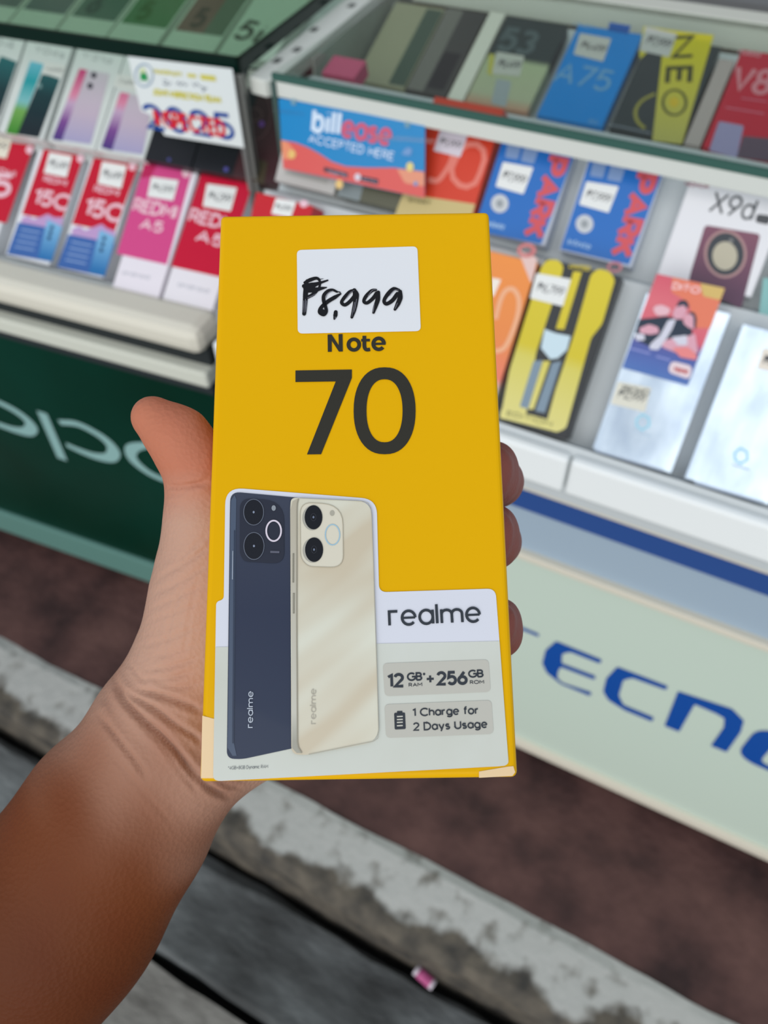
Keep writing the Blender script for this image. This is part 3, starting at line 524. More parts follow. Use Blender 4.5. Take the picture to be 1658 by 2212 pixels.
fp('figure_print', [(820, 560), (880, 540), (920, 560), (930, 700), (870, 690), (810, 640)], skin_p, 3); fp('hair_print', [(850, 530), (920, 530), (945, 590), (935, 700), (915, 690), (915, 570)], dk, 4); fp('figure_print', [(370, 690), (470, 650), (560, 680), (570, 740), (480, 755), (380, 740)], skin_p, 3); fp('figure_print', [(320, 740), (420, 750), (430, 810), (340, 815)], wp, 3)
fp('figure_print', [(660, 610), (740, 600), (700, 700), (640, 800), (560, 910), (470, 900), (480, 850), (580, 760)], wp, 4); fp('figure_print', [(660, 800), (860, 770), (930, 740), (960, 940), (800, 960), (600, 880), (590, 830)], skin_p, 3); fp('figure_print', [(690, 780), (850, 760), (850, 860), (760, 860)], wp, 4)
fp('dish_print', [(700, 890), (860, 880), (950, 960), (940, 1010), (780, 980)], mat((226, 130, 130), .4), 5); fp('round_badge', [(500, 480), (590, 450), (690, 500), (660, 560), (540, 570)], mat((224, 180, 190), .4), 3, .006); fp('rounded_badge', [(690, 1015), (905, 1070), (875, 1205), (655, 1130)], mat((224, 206, 212), .4), 3, .005)
text(ff, 'DITO', cf([(690, 300)])[0], cf([(975, 355)])[0], cf([(705, 225)])[0], mat((240, 190, 190), .4), .24, 4); text(ff, 'Home', cf([(715, 1120)])[0], cf([(850, 1150)])[0], cf([(725, 1068)])[0], mat((190, 60, 60), .4), .2, 5)
ribbons(ff, 'small_print', [(ff.uvs(cf([(280, 890), (480, 945)])), .002, False, False), (ff.uvs(cf([(540, 970), (680, 1010)])), .002, False, False)], mat((130, 140, 200), .4), 3)
# second row
blu = mat((28, 104, 184), .35, 0, .3); sal = mat((206, 84, 92), .4)
def spark(label, x, w, px):
    fc = row2(label, x, w, (184, 192, 206), t=.030)
    poly(fc, 'blue_print', px['bp'], blu, 1)
    a, b, t = px['t']; text(fc, 'PARK', a, b, t, sal, .26, 3, .22)
    for q in px['ic']: poly(fc, 'feature_icon', q, mat((124, 150, 192), .4), 2, None, .002)
    disc(fc, 'round_badge', px['d'], 19, 20, mat((196, 200, 204), .4), 3); disc(fc, 'badge_centre', px['d'], 8, 9, mat((150, 156, 160), .4), 4)
    price(fc, px['p'], px['s']); text(fc, 'Infinite', px['s1'][0], px['s1'][1], px['s1'][2], mat((150, 184, 220), .4), .18, 2)
    ring(fc, 'logo_ring', px['lg'], 14, 9, .003, mat((198, 130, 140), .4), 2)
spark('blue phone box with red vertical letters, nearest the held box', -.2475, .0795, dict(bp=[(1084, 306), (1240, 334), (1168, 528), (1022, 498)], t=((1182, 332), (1125, 510), (1230, 344)), ic=[[(1096, 310), (1126, 315), (1118, 345), (1090, 340)], [(1132, 316), (1164, 322), (1152, 355), (1124, 348)]], d=(1079, 440), p=[(1086, 350), (1152, 362), (1130, 420), (1070, 403)], s='₱7,999', s1=((1052, 490), (1088, 497), (1054, 476)), lg=(1136, 540)))
spark('blue phone box with red vertical letters, nearest the white ringed camera box', -.1515, .0795, dict(bp=[(1274, 343), (1431, 373), (1358, 572), (1210, 538)], t=((1371, 369), (1313, 552), (1421, 383)), ic=[[(1280, 350), (1310, 355), (1302, 385), (1273, 380)], [(1318, 358), (1350, 364), (1340, 394), (1310, 388)]], d=(1262, 484), p=[(1266, 392), (1336, 403), (1314, 460), (1250, 442)], s='₱7,999', s1=((1224, 528), (1274, 540), (1226, 514)), lg=(1327, 577)))
fc = row2('orange red phone box lettered 60 behind the blue sign', -.339, .083, (206, 60, 36), .128); ribbons(fc, 'outline_print', [(fc.uvs([(986, 340), (975, 365), (978, 385), (992, 400), (1008, 404), (1026, 396), (1036, 375), (1046, 345), (1044, 325), (1030, 312), (1010, 312), (996, 322)]), .006, True, False), (fc.uvs(cr([(925, 388), (945, 390), (962, 370), (975, 345), (978, 320)])), .006, False, False)], mat((222, 124, 110), .4), 2)
price(fc, [(950, 282), (1010, 292), (994, 340), (936, 326)], '₱5,999', m=mat((210, 202, 212), .5)); poly(fc, 'cream_band', [(870, 418), (1026, 441), (1010, 496), (850, 470)], mat((196, 178, 124), .4), 1); text(fc, 'SMART', (880, 436), (930, 444), (882, 428), mat((110, 100, 62), .5), .2, 3)
fc = row2('dark olive phone box partly behind the blue sign', -.428, .083, (92, 92, 76)); poly(fc, 'grey_print', [(-.04, .0), (-.01, .0), (-.01, .1), (-.04, .1)], mat((130, 140, 142), .5), 1, None, 0, False)
fc = row2('off white phone box under the left part of the blue sign', -.515, .083, (190, 188, 184)); poly(fc, 'pale_grey_print', [(-.03, .01), (.03, .01), (.03, .05), (-.03, .05)], mat((170, 168, 162), .5), 1, None, 0, False)  # slightly greyer rectangle low on the front
fc = row2('white phone box with a maroon phone and large ringed camera picture', -.0365, .095, (222, 222, 226), .119)
text(fc, 'X9d', (1528, 458), (1622, 478), (1544, 412), mat((84, 88, 92), .5), .12, 2); poly(fc, 'badge', [(1634, 462), (1664, 466), (1660, 486), (1630, 480)], mat((74, 76, 80), .4), 2, None, .003); text(fc, 'HONOR', (1478, 401), (1530, 408), (1480, 392), mat((150, 60, 80), .5), .2, 2)
mar = gradient('maroon_phone', [(0, (84, 52, 78)), (.5, (118, 72, 92)), (1, (140, 92, 104))], 'Z', .0, .1)
poly(fc, 'phone_picture', [(1522, 486), (1642, 506), (1600, 668), (1486, 610), (1490, 592)], mar, 2, None, .004); disc(fc, 'camera_ring_print', (1566, 549), 46, 52, mat((168, 132, 132), .3), 3); disc(fc, 'camera_print', (1566, 549), 40, 46, mat((52, 58, 66), .3), 4); disc(fc, 'camera_plate_print', (1565, 553), 27, 31, mat((180, 174, 154), .3), 5); disc(fc, 'flash_print', (1578, 520), 5, 5, mat((120, 120, 120), .4), 6)
fc = row2('pale phone box cut by the right photo edge, second row', .0645, .085, (204, 216, 218)); poly(fc, 'teal_print', [(1648, 600), (1690, 606), (1680, 690), (1638, 680)], mat((130, 180, 178), .4), 1)

# promotional sign hanging from the white strip
SA = .50; SV = np.array([0, math.sin(SA), math.cos(SA)]); SO = np.array([0, .7965, Z - .3955]); sg_ = frame('hanging_sign', SO, (1, 0, 0), SV); tag(sg_, 'blue and coral payment sign hanging from the right counter glass edge', 'sign'); hf = Face(sg_, SO, (1, 0, 0), SV); hf.k = 2
def cb(p): return [(600 + x / 5.181, 210 + y / 5.181) for x, y in p]
P = rounded(hf.uvs(cb([(5, 5), (1645, 310), (1640, 1130), (60, 800)])), .004); P = P[::-1] if area2(P) < 0 else P
sh = mesh('sign_sheet', [(p[0], 0, p[1]) for p in P], [tuple(range(len(P)))], mat((0, 128, 190), .25, 0, .3), sg_); s_ = sh.modifiers.new('s', 'SOLIDIFY'); s_.thickness = .0008; s_.offset = -1
cor = mat((214, 88, 84), .3, 0, .3)
poly(hf, 'coral_print', cb([(36, 480), (200, 510), (330, 560), (460, 630), (600, 720), (760, 775), (1000, 790), (1300, 790), (1640, 835), (1640, 1128), (800, 950), (62, 798)]), cor, 1); poly(hf, 'orange_print', cb([(36, 482), (110, 500), (220, 640), (120, 700), (56, 690)]), mat((226, 140, 104), .3), 2, None, .003); poly(hf, 'orange_print', cb([(1330, 800), (1640, 838), (1640, 1000), (1420, 960)]), mat((222, 146, 118), .3), 2, None, .003)
text(hf, 'bill', cb([(372, 400)])[0], cb([(695, 440)])[0], cb([(345, 110)])[0], mat((206, 222, 240), .4), .20, 3, .30); text(hf, 'ease', cb([(700, 450)])[0], cb([(1260, 560)])[0], cb([(705, 180)])[0], mat((206, 84, 112), .4), .19, 3, .2)
text(hf, 'ACCEPTED HERE', cb([(340, 505)])[0], cb([(1295, 715)])[0], cb([(345, 405)])[0], mat((196, 216, 240), .4), .17, 4, .24)
for q in ([(520, 780), (785, 850), (780, 905), (515, 830)], [(930, 880), (1130, 920), (1120, 980), (925, 935)]): poly(hf, 'store_badge', cb(q), mat((52, 50, 66), .4), 3, None, .001)
for q in ((895, 895),): disc(hf, 'badge_icon', cb([q])[0], 7, 8, mat((214, 204, 216), .4), 4)
text(hf, 'Google Play', cb([(560, 845)])[0], cb([(770, 895)])[0], cb([(562, 805)])[0], mat((170, 160, 180), .4), .14, 5); text(hf, 'App Store', cb([(945, 925)])[0], cb([(1115, 965)])[0], cb([(950, 895)])[0], mat((170, 160, 180), .4), .14, 5)
for q, m_ in (((160, 640), (226, 186, 110)), ((1480, 780), (222, 206, 130)), ((690, 975), (226, 190, 120))): disc(hf, 'star_print', cb([q])[0], 8, 10, mat(m_, .4), 4)
for q in ((180, 55), (1450, 310)): disc(hf, 'eyelet', cb([q])[0], 6, 7, mat((110, 150, 170), .4), 4)
for q in ([(1440, 560), (1510, 575), (1490, 660), (1380, 640)], [(1530, 940), (1570, 950), (1560, 1000), (1515, 985)]): poly(hf, 'figure_print', cb(q), mat((110, 150, 200), .4), 4, None, .003)
tape = glass('clear_tape', (238, 240, 242)); poly(hf, 'clear_tape', cb([(-60, 130), (300, 180), (300, 200), (-60, 165)]), tape, 6); poly(hf, 'clear_tape', cb([(1080, 420), (1760, 470), (1760, 520), (1080, 470)]), tape, 6)

# third row of the right counter, seen through its glass top
def up(label, x, w, h, col, lean=1.15, y=.975, z=-.4355, **k): return pbox('phone_box', label, gU, (x, y, z, .0, lean), (w, h), col, t=.020, **k)
fc = up('sky blue phone box with a white price tag under the glass top', -.2576, .0833, .146, (0, 126, 204))
text(fc, 'A75', (1190, 176), (1310, 200), (1212, 132), mat((104, 156, 196), .4), .13, 2); price(fc, [(1252, 72), (1320, 84), (1302, 134), (1238, 118)], '₱4,499', m=mat((190, 190, 184), .5)); text(fc, 'itel', (1236, 56), (1280, 64), (1238, 46), mat((110, 160, 204), .4), .18); poly(fc, 'dark_print', [(1316, 48), (1362, 56), (1356, 74), (1312, 66)], mat((22, 84, 160), .4), 2); text(fc, '5G', (1268, 266), (1288, 270), (1270, 256), mat((96, 150, 200), .4), .2)
fc = up('black phone box with a yellow strip down its side under the glass top', -.1640, .0865, .145, (50, 58, 62))
yw = gradient('neo_yellow', [(0, (176, 170, 90)), (.4, (190, 180, 70)), (1, (202, 190, 28))], 'Z', 0, .145); poly(fc, 'yellow_strip', [(1436, 64), (1541, 76), (1472, 312), (1408, 304), (1428, 130)], yw, 2); poly(fc, 'yellow_corner', [(1390, 57), (1440, 64), (1400, 110), (1382, 128), (1380, 112)], yw, 2)
text(fc, 'NE', (1436, 78), (1436, 190), (1500, 84), mat((62, 64, 44), .5), .2, 4, .34) if False else None
def vtext(s, L_): 
    for ch, (a, b, t) in zip(s, L_): text(fc, ch, a, b, t, mat((66, 68, 40), .5), .19, 4)
vtext('NE', [((1450, 76), (1446, 130), (1502, 88)), ((1438, 142), (1434, 186), (1496, 150))])
ring(fc, 'letter_ring', (1456, 222), 25, 27, .0032, mat((76, 80, 44), .5), 4); disc(fc, 'ring_centre', (1455, 221), 10, 11, mat((206, 176, 50), .4), 4)
ribbons(fc, 'yellow_arc', [(fc.uvs(cr([(1414, 203), (1386, 218), (1372, 240), (1376, 262), (1392, 278)])), .004, False, False)], mat((150, 144, 70), .5), 4); price(fc, [(1394, 58), (1462, 74), (1444, 124), (1380, 110)], '₱7,999', m=mat((190, 190, 186), .5)); ribbons(fc, 'pale_edge', [(fc.uvs([(1312, 268), (1404, 288)]), .002, False, False)], mat((120, 126, 136), .4), 3)
fc = up('slim pinkish grey box standing between the yellow and red ones', -.1085, .0185, .128, (172, 160, 156))
fc = up('red phone box with a lilac phone picture under the glass top', -.0556, .0825, .146, (186, 30, 54))
text(fc, 'V80', (1572, 196), (1700, 214), (1584, 140), mat((206, 130, 140), .4), .15, 2); text(fc, 'nubia', (1592, 116), (1640, 124), (1594, 104), mat((214, 150, 160), .4), .16); poly(fc, 'phone_picture', [(1552, 262), (1606, 272), (1590, 342), (1530, 326)], mat((150, 144, 180), .4), 3, None, .003); poly(fc, 'phone_picture', [(1604, 294), (1690, 302), (1680, 352), (1590, 340)], mat((92, 76, 92), .4), 2, None, .002)
ribbons(fc, 'small_print', [(fc.uvs([(1566, 232), (1650, 246)]), .0022, False, False), (fc.uvs([(1600, 212), (1655, 220)]), .002, False, False)], mat((196, 100, 120), .4), 2)
fc = up('dark and pale green phone box with a big 53 under the glass top', -.3540, .084, .143, gradient('green_dark', [(0, (180, 136, 112)), (.12, (166, 172, 142)), (.5, (164, 176, 140)), (.56, (50, 60, 62)), (1, (54, 62, 64))], 'Z', 0, .143))
text(fc, '53', (1066, 108), (1146, 122), (1078, 54), mat((84, 96, 98), .4), .2, 2); price(fc, [(1072, 112), (1132, 122), (1122, 166), (1062, 160)], '₱6,499', m=mat((184, 186, 176), .5)); poly(fc, 'yellow_mark', [(1056, 116), (1068, 118), (1064, 164), (1052, 160)], mat((180, 176, 84), .5), 3); poly(fc, 'grey_picture', [(1072, 170), (1104, 176), (1092, 232), (1060, 224)], mat((150, 160, 162), .4), 3, None, .003)
fc = up('slim white box left of the dark and pale green one under the glass top', -.4095, .022, .146, (214, 214, 200))
fc = up('dark grey phone box with a paler left half under the glass top', -.4520, .058, .142, (64, 64, 64)); poly(fc, 'pale_half', [(-.028, .002), (-.004, .002), (-.004, .14), (-.028, .14)], mat((112, 112, 106), .5), 1, None, 0, False); poly(fc, 'black_print', [(-.002, .01), (.022, .01), (.022, .07), (-.002, .07)], mat((40, 40, 46), .5), 1, None, 0, False)
fc = up('khaki phone box near the end of the glass top', -.5195, .074, .138, (150, 150, 124)); poly(fc, 'dark_green_print', [(.012, .004), (.036, .004), (.036, .134), (.012, .134)], mat((72, 88, 78), .5), 1, None, 0, False)
fc = up('small magenta box lying at the left end under the right glass top', -.5325, .046, .034, (196, 84, 118), 1.3, .892, -.397)

#MAINBOX
# ------------------------------------------------------------------ the held box
MU, MB, MV = np.array([[.88409, .46714, -.01303], [-.22085, .39306, -.89259], [-.41185, .79201, .45067]])
MW, MH, MT = .0845, .1694, .034
MO = np.array([-.0813, .1327, -.167 + Z]) - MV * MH / 2
mb = frame('held_phone_box', MO, MU, MV); tag(mb, 'bright yellow phone box held up in front, priced by hand', 'box')
ybox = mat((226, 171, 0), .3, 0, .2, .08); b_ = box('carton', (-MW / 2, 0, 0), (MW / 2, MT, MH), ybox, mb); bevel(b_, .0016, 4)
mf = Face(mb, MO, MU, MV)
near = mat((44, 42, 34), .4); slate = mat((46, 52, 60), .4)
def q1(p): return [(420 + x / 2.335, 440 + y / 2.335) for x, y in p]
def q2(p): return [(420 + x / 3.16, 1020 + y / 3.16) for x, y in p]
def q3(p): return [(800 + x / 4.609, 1240 + y / 4.609) for x, y in p]
def qh(p): return [(640 + x / 5.921, 520 + y / 5.921) for x, y in p]
mm = .001
st = poly(mf, 'price_sticker', [(641, 541), (901, 533), (908.5, 716), (643, 721.5)], mat((222, 224, 228), .4, 0, .1), 2, None, .0016)
def hand(pts, w, n=6): P = mf.uvs(qh(cr(pts, n))); ws = list(np.interp(np.linspace(0, 1, len(P)), np.linspace(0, 1, len(w)), w) * .137 * mm / 5.921); return (P, ws, False, True)
ink_m = mat((14, 14, 18), .25); grey_m = mat((112, 112, 122), .3)
hw = ribbons(mf, 'handwriting', [
    hand([(128, 560), (118, 680), (112, 800), (100, 945)], [60, 66, 62, 52]), hand([(110, 545), (180, 510), (260, 490), (300, 530), (290, 610), (220, 690), (130, 740)], [40, 56, 44, 30, 30, 50, 44]),
    hand([(100, 590), (200, 580), (300, 550), (400, 517)], [60, 80, 40, 22]), hand([(130, 640), (230, 640), (320, 620), (385, 608)], [80, 70, 46, 16]), hand([(140, 600), (200, 600)], [120, 90]), hand([(120, 540), (140, 520)], [30, 40]), hand([(290, 505), (345, 497)], [10, 6]),
    hand([(520, 665), (460, 640), (400, 655), (352, 710), (350, 780), (372, 850), (382, 915), (350, 955), (302, 925), (318, 865), (400, 790), (490, 735), (565, 690)], [30, 36, 44, 48, 50, 44, 44, 50, 56, 50, 56, 56, 24]), hand([(330, 915), (355, 930)], [70, 80]), hand([(540, 665), (560, 672)], [16, 16]),
    hand([(503, 920), (498, 965), (485, 1010)], [50, 56, 24]),
    hand([(735, 640), (680, 665), (610, 740), (578, 800), (622, 830), (690, 780), (755, 700)], [34, 48, 48, 44, 50, 50, 50]), hand([(740, 640), (760, 700), (755, 800), (735, 900), (708, 990)], [50, 84, 66, 58, 36]),
    hand([(1015, 640), (960, 652), (890, 720), (862, 785), (905, 805), (980, 745), (1025, 680)], [34, 48, 50, 44, 48, 52, 50]), hand([(1045, 670), (1040, 760), (1010, 850), (985, 930)], [50, 62, 56, 34]),
    hand([(1310, 640), (1240, 625), (1170, 690), (1120, 775), (1150, 818), (1225, 775), (1290, 690)], [34, 48, 54, 46, 52, 56, 56]), hand([(1325, 660), (1325, 740), (1295, 820), (1258, 890)], [50, 66, 62, 36])], ink_m, 4); hw.parent = st
gs = ribbons(mf, 'ink_streaks', [hand(p, [7, 9, 4]) for p in ([(118, 760), (112, 850), (104, 930)], [(96, 780), (92, 860), (86, 930)], [(132, 780), (126, 860), (118, 920)], [(145, 742), (195, 722), (250, 690)], [(745, 800), (725, 900), (708, 985)], [(770, 760), (750, 870), (735, 930)], [(628, 760), (690, 680), (740, 648)], [(915, 720), (970, 650), (1020, 640)], [(995, 820), (985, 900), (980, 930)], [(1185, 720), (1250, 650), (1310, 645)], [(1290, 810), (1270, 860), (1258, 885)], [(380, 740), (400, 690), (470, 650)], [(495, 985), (500, 995), (490, 1010)])], grey_m, 5); gs.parent = st
poly(mf, 'letter', q1([(671, 662), (691, 661), (727, 716), (726, 660), (746, 659), (747.5, 747), (728, 748), (691.5, 692), (692, 748.5), (672, 749)]), near, 2)
ring(mf, 'letter', q1([(803, 712.5)])[0], 27 / 2.335, 27 / 2.335, 20 * .1345e-3 / 2.335, near, 2)
ribbons(mf, 'letter', [(mf.uvs(q1(cr([(856, 668), (856, 700), (856.5, 722), (862, 735), (872, 738.5), (885, 736)]))), 20 * .1345e-3 / 2.335, False, False), (mf.uvs(q1([(840, 690.5), (884, 690)])), 15 * .1345e-3 / 2.335, False, False)], near, 2)
ribbons(mf, 'letter', [(mf.uvs(q1([(928 + 27 * math.cos(a), 708.5 - 28 * math.sin(a)) for a in np.radians(np.linspace(0, 322, 26))])), 20 * .1345e-3 / 2.335, False, False), (mf.uvs(q1([(903, 709), (963, 708)])), 13 * .1345e-3 / 2.335, False, False)], near, 2)
poly(mf, 'seven', q1([(509, 843), (793, 838), (793, 880), (638, 1265), (567, 1266), (712, 898), (509, 901)]), near, 2)
ZO, ZI = [mf.uvs(q1([(c[0] + rx * math.copysign(abs(math.cos(a)) ** .86, math.cos(a)), c[1] + ry * math.copysign(abs(math.sin(a)) ** .92, math.sin(a))) for a in np.linspace(0, 2 * math.pi, 48, endpoint=False)])) for c, rx, ry in (((958, 1046), 156, 219), ((957.5, 1046), 91, 159))]
mesh('zero', [(p[0], -2 * LAY, p[1]) for p in ZO + ZI], [(i, (i + 1) % 48, 48 + (i + 1) % 48, 48 + i) for i in range(48)], near, mb)
# white label with two phones
lab = [(461, 1684), (467, 1299), (483, 1295), (487, 1066), (524, 1051), (790, 1076), (813, 1086), (818, 1280), (1054, 1272), (1070, 1273), (1097, 1652), (480, 1688)]
LBL = rounded(mf.uvs([(460.5, 1687.5), (467, 1300), (483.5, 1295), (487, 1053), (813, 1078.5), (818.5, 1279.5), (1069.5, 1271.5), (1098, 1654)]), [.002, .0012, .0012, .0052, .0044, .0022, .0024, .0024], 8)
lw = mat((214, 216, 226), .3, 0, .2); lcrm = noisy('label_cream', [(.3, (196, 198, 186)), (.7, (212, 216, 210))], 14, .3)
P = LBL if area2(LBL) > 0 else LBL[::-1]
mesh('label', [(p[0], -2 * LAY, p[1]) for p in P], [tuple(range(len(P)))], lw, mb)
poly(mf, 'cream_print', [(466, 1398), (1078, 1385), (1097.5, 1648), (1090, 1654), (467, 1686), (461, 1680)], lcrm, 3, None, [0, 0, .001, .001, .001, .001])
navy = gradient('navy_back', [(0, (36, 48, 72)), (.5, (42, 50, 72)), (1, (60, 66, 82))], 'Z', .005, .085, .3)
poly(mf, 'phone_picture', q2([(222, 1955), (232, 1200), (243, 300), (246, 135), (720, 178), (690, 240), (668, 1885), (330, 1958)]), navy, 4, None, [.0028, 0, 0, .0030, .001, .001, .0005, .0015])
edge_n = mat((76, 88, 108), .3); poly(mf, 'phone_edge', q2([(228, 1880), (238, 1200), (249, 300), (252, 195), (276, 160), (288, 190), (284, 400), (272, 1850), (290, 1935), (262, 1935)]), edge_n, 5); poly(mf, 'phone_edge_line', q2([(272, 400), (280, 400), (270, 1850), (260, 1850)]), mat((50, 60, 80), .3), 6)
poly(mf, 'camera_module', q2([(312, 180), (612, 200), (614, 628), (340, 612), (312, 560)]), mat((40, 44, 58), .3), 6, None, [.0034, .006, .0034, .004, .003]); 
poly(mf, 'side_key', q2([(262, 540), (268, 540), (266, 735), (259, 735)]), mat((150, 160, 176), .3), 7)
lens_m = mat((14, 14, 20), .15); rim = mat((96, 102, 116), .3)
for c, a, b in (((407, 278), 68, 88), ((409, 508), 69, 92)):
    C = q2([c])[0]; disc(mf, 'lens_print', C, a / 3.16, b / 3.16, mat((24, 26, 34), .2), 7); ring(mf, 'lens_rim', C, a / 3.16, b / 3.16, .00022, rim, 8); disc(mf, 'lens_glint', C, 2.2, 2.6, mat((130, 140, 160), .3), 8)
disc(mf, 'flash_print', q2([(543, 250)])[0], 4.6, 6, mat((140, 146, 154), .3), 8); ring(mf, 'ring_print', q2([(543, 405)])[0], 16, 22, .00048, mat((214, 204, 216), .3), 8)
ribbons(mf, 'small_print', [(mf.uvs(q2([(520, 548), (582, 550)])), .0006, False, False)], mat((90, 92, 106), .4), 8)
text(mf, 'Γealme', q2([(402, 1745)])[0], q2([(405, 1493)])[0], q2([(358, 1745)])[0], mat((196, 204, 216), .3), .12, 7, .18)
gold = bpy.data.materials.new('gold_back'); gold.use_nodes = True; n_, l_, bb_ = nodes(gold)
tc = n_.new('ShaderNodeTexCoord'); mp = n_.new('ShaderNodeMapping'); mp.vector_type = 'TEXTURE'; mp.inputs['Rotation'].default_value = (0, math.radians(-38), 0); mp.inputs['Scale'].default_value = (.05, 1, .011)
nz = n_.new('ShaderNodeTexNoise'); nz.inputs['Scale'].default_value = 1; nz.inputs['Detail'].default_value = 1; rp_ = n_.new('ShaderNodeValToRGB'); rp_.color_ramp.elements[0].position = .35; rp_.color_ramp.elements[0].color = lin((200, 188, 164)); rp_.color_ramp.elements[1].position = .65; rp_.color_ramp.elements[1].color = lin((216, 216, 200))
l_.new(tc.outputs['Object'], mp.inputs[0]); l_.new(mp.outputs[0], nz.inputs['Vector']); l_.new(nz.outputs[0], rp_.inputs[0]); l_.new(rp_.outputs[0], bb_.inputs['Base Color']); bb_.inputs['Roughness'].default_value = .3
poly(mf, 'phone_picture', q2([(663, 1925), (655, 250), (660, 178), (1205, 205), (1258, 1836), (770, 1928)]), gold, 7, None, [.003, .001, .003, .004, .004, .001])
poly(mf, 'phone_edge', q2([(668, 1880), (658, 260), (672, 205), (712, 184), (702, 240), (700, 1000), (706, 1860), (730, 1915), (700, 1915)]), gradient('gold_edge', [(0, (160, 158, 146)), (.1, (196, 194, 182)), (.9, (180, 172, 154)), (1, (205, 204, 196))], 'Z', .01, .085, .25), 8); ribbons(mf, 'phone_edge_line', [(mf.uvs(q2([(712, 188), (704, 215), (701, 260), (700, 1000), (705, 1840), (712, 1880), (735, 1915)])), .0003, False, False)], mat((150, 144, 128), .3), 9)
ribbons(mf, 'phone_outline', [(mf.uvs(q2([(720, 183), (1150, 204), (1185, 215), (1203, 250), (1209, 310), (1235, 1000), (1256, 1770), (1250, 1815), (1220, 1836), (780, 1925)])), .00016, False, False)], mat((168, 164, 150), .3), 9)
poly(mf, 'camera_module', q2([(722, 210), (1012, 228), (1016, 655), (775, 648), (726, 590)]), mat((214, 208, 190), .3), 8, None, [.0036, .006, .0036, .004, .004]); ribbons(mf, 'module_outline', [(rounded(mf.uvs(q2([(722, 210), (1012, 228), (1016, 655), (775, 648), (726, 590)])), [.0036, .006, .0036, .004, .004]), .0002, True, False)], mat((178, 170, 150), .3), 9)
for c, a, b in (((806, 318), 68, 84), ((810, 538), 70, 84)): disc(mf, 'lens_rim', q2([c])[0], a / 3.16, b / 3.16, mat((186, 182, 170), .25, .5), 9)
for c, a, b in (((814, 314), 60, 82), ((818, 534), 61, 83)):
    C = q2([c])[0]; disc(mf, 'lens_print', C, a / 3.16, b / 3.16, mat((20, 22, 28), .2), 10); disc(mf, 'lens_glint', C, 2, 2.6, mat((110, 120, 140), .3), 11); ring(mf, 'lens_ring', C, 5.5, 8, .00012, mat((52, 54, 62), .3), 11)
disc(mf, 'flash_print', q2([(940, 285)])[0], 5, 6, mat((170, 166, 152), .3), 9); ring(mf, 'ring_print', q2([(943, 432)])[0], 15.5, 22, .00034, mat((158, 190, 206), .3), 9)
for p in ([(674, 560), (681, 560), (680, 755), (673, 755)], [(676, 830), (684, 830), (683, 965), (676, 965)]): ribbons(mf, 'side_key', [(mf.uvs(q2(p)), .00015, True, False)], mat((130, 126, 112), .3), 9)
text(mf, 'Γealme', q2([(831, 1720)])[0], q2([(831, 1478)])[0], q2([(786, 1720)])[0], mat((176, 170, 156), .3), .12, 8, .18)
text(mf, '*4GB+8GB Dynamic RAM', (493, 1662.5), (579, 1659), (493, 1655), mat((110, 114, 118), .4), .1, 4, .2)
text(mf, 'Γealme', (838, 1354.5), (1040, 1345.5), (837.3, 1307.5), slate, .125, 4, .17)
greige = mat((188, 186, 176), .35)
poly(mf, 'spec_panel', q3([(122, 890), (1172, 852), (1192, 1172), (142, 1216)]), greige, 4, None, .0013); poly(mf, 'spec_panel', q3([(138, 1298), (1200, 1256), (1222, 1590), (155, 1630)]), greige, 4, None, .0013)
def t3(s, a, b, t, w=.2, gap=.22): text(mf, s, q3([a])[0], q3([b])[0], q3([t])[0], slate, w, 5, gap)
t3('12', (165, 1136), (336, 1130), (160, 990)); t3('GB', (362, 1068), (515, 1062), (360, 982), .2); t3('*', (518, 1062), (553, 1060), (516, 975), .2); t3('RAM', (378, 1124), (514, 1118), (376, 1086), .17); t3('+', (552, 1112), (640, 1108), (548, 970), .15); t3('256', (657, 1114), (966, 1104), (652, 970)); t3('GB', (970, 1036), (1124, 1030), (968, 955), .2); t3('ROM', (986, 1097), (1128, 1092), (984, 1060), .17)
t3('1 Charge for', (415, 1420), (1077, 1396), (412, 1336), .17, .2); t3('2 Days Usage', (422, 1562), (1163, 1533), (418, 1478), .17, .2)
poly(mf, 'battery_icon', q3([(234, 1382), (342, 1378), (350, 1542), (240, 1548)]), slate, 5, None, .0004); poly(mf, 'battery_cap', q3([(262, 1364), (316, 1362), (317, 1384), (263, 1386)]), slate, 5, None, .0002)
ribbons(mf, 'battery_bars', [(mf.uvs(q3([(262, y), (320, y - 3)])), .00036, False, False) for y in (1419, 1449, 1477, 1510)], greige, 6)
glare_tint = mat((232, 202, 158), .25, 0, .3)
poly(mf, 'glare_patch', [(437, 1546), (463.5, 1553), (461, 1681), (434, 1681)], glare_tint, 1); poly(mf, 'glare_patch', [(1034, 1666.5), (1095, 1656), (1108, 1655), (1112, 1668), (1106, 1676), (1034, 1680)], glare_tint, 1)  # glare on the bottom edges, painted as flat peach patches

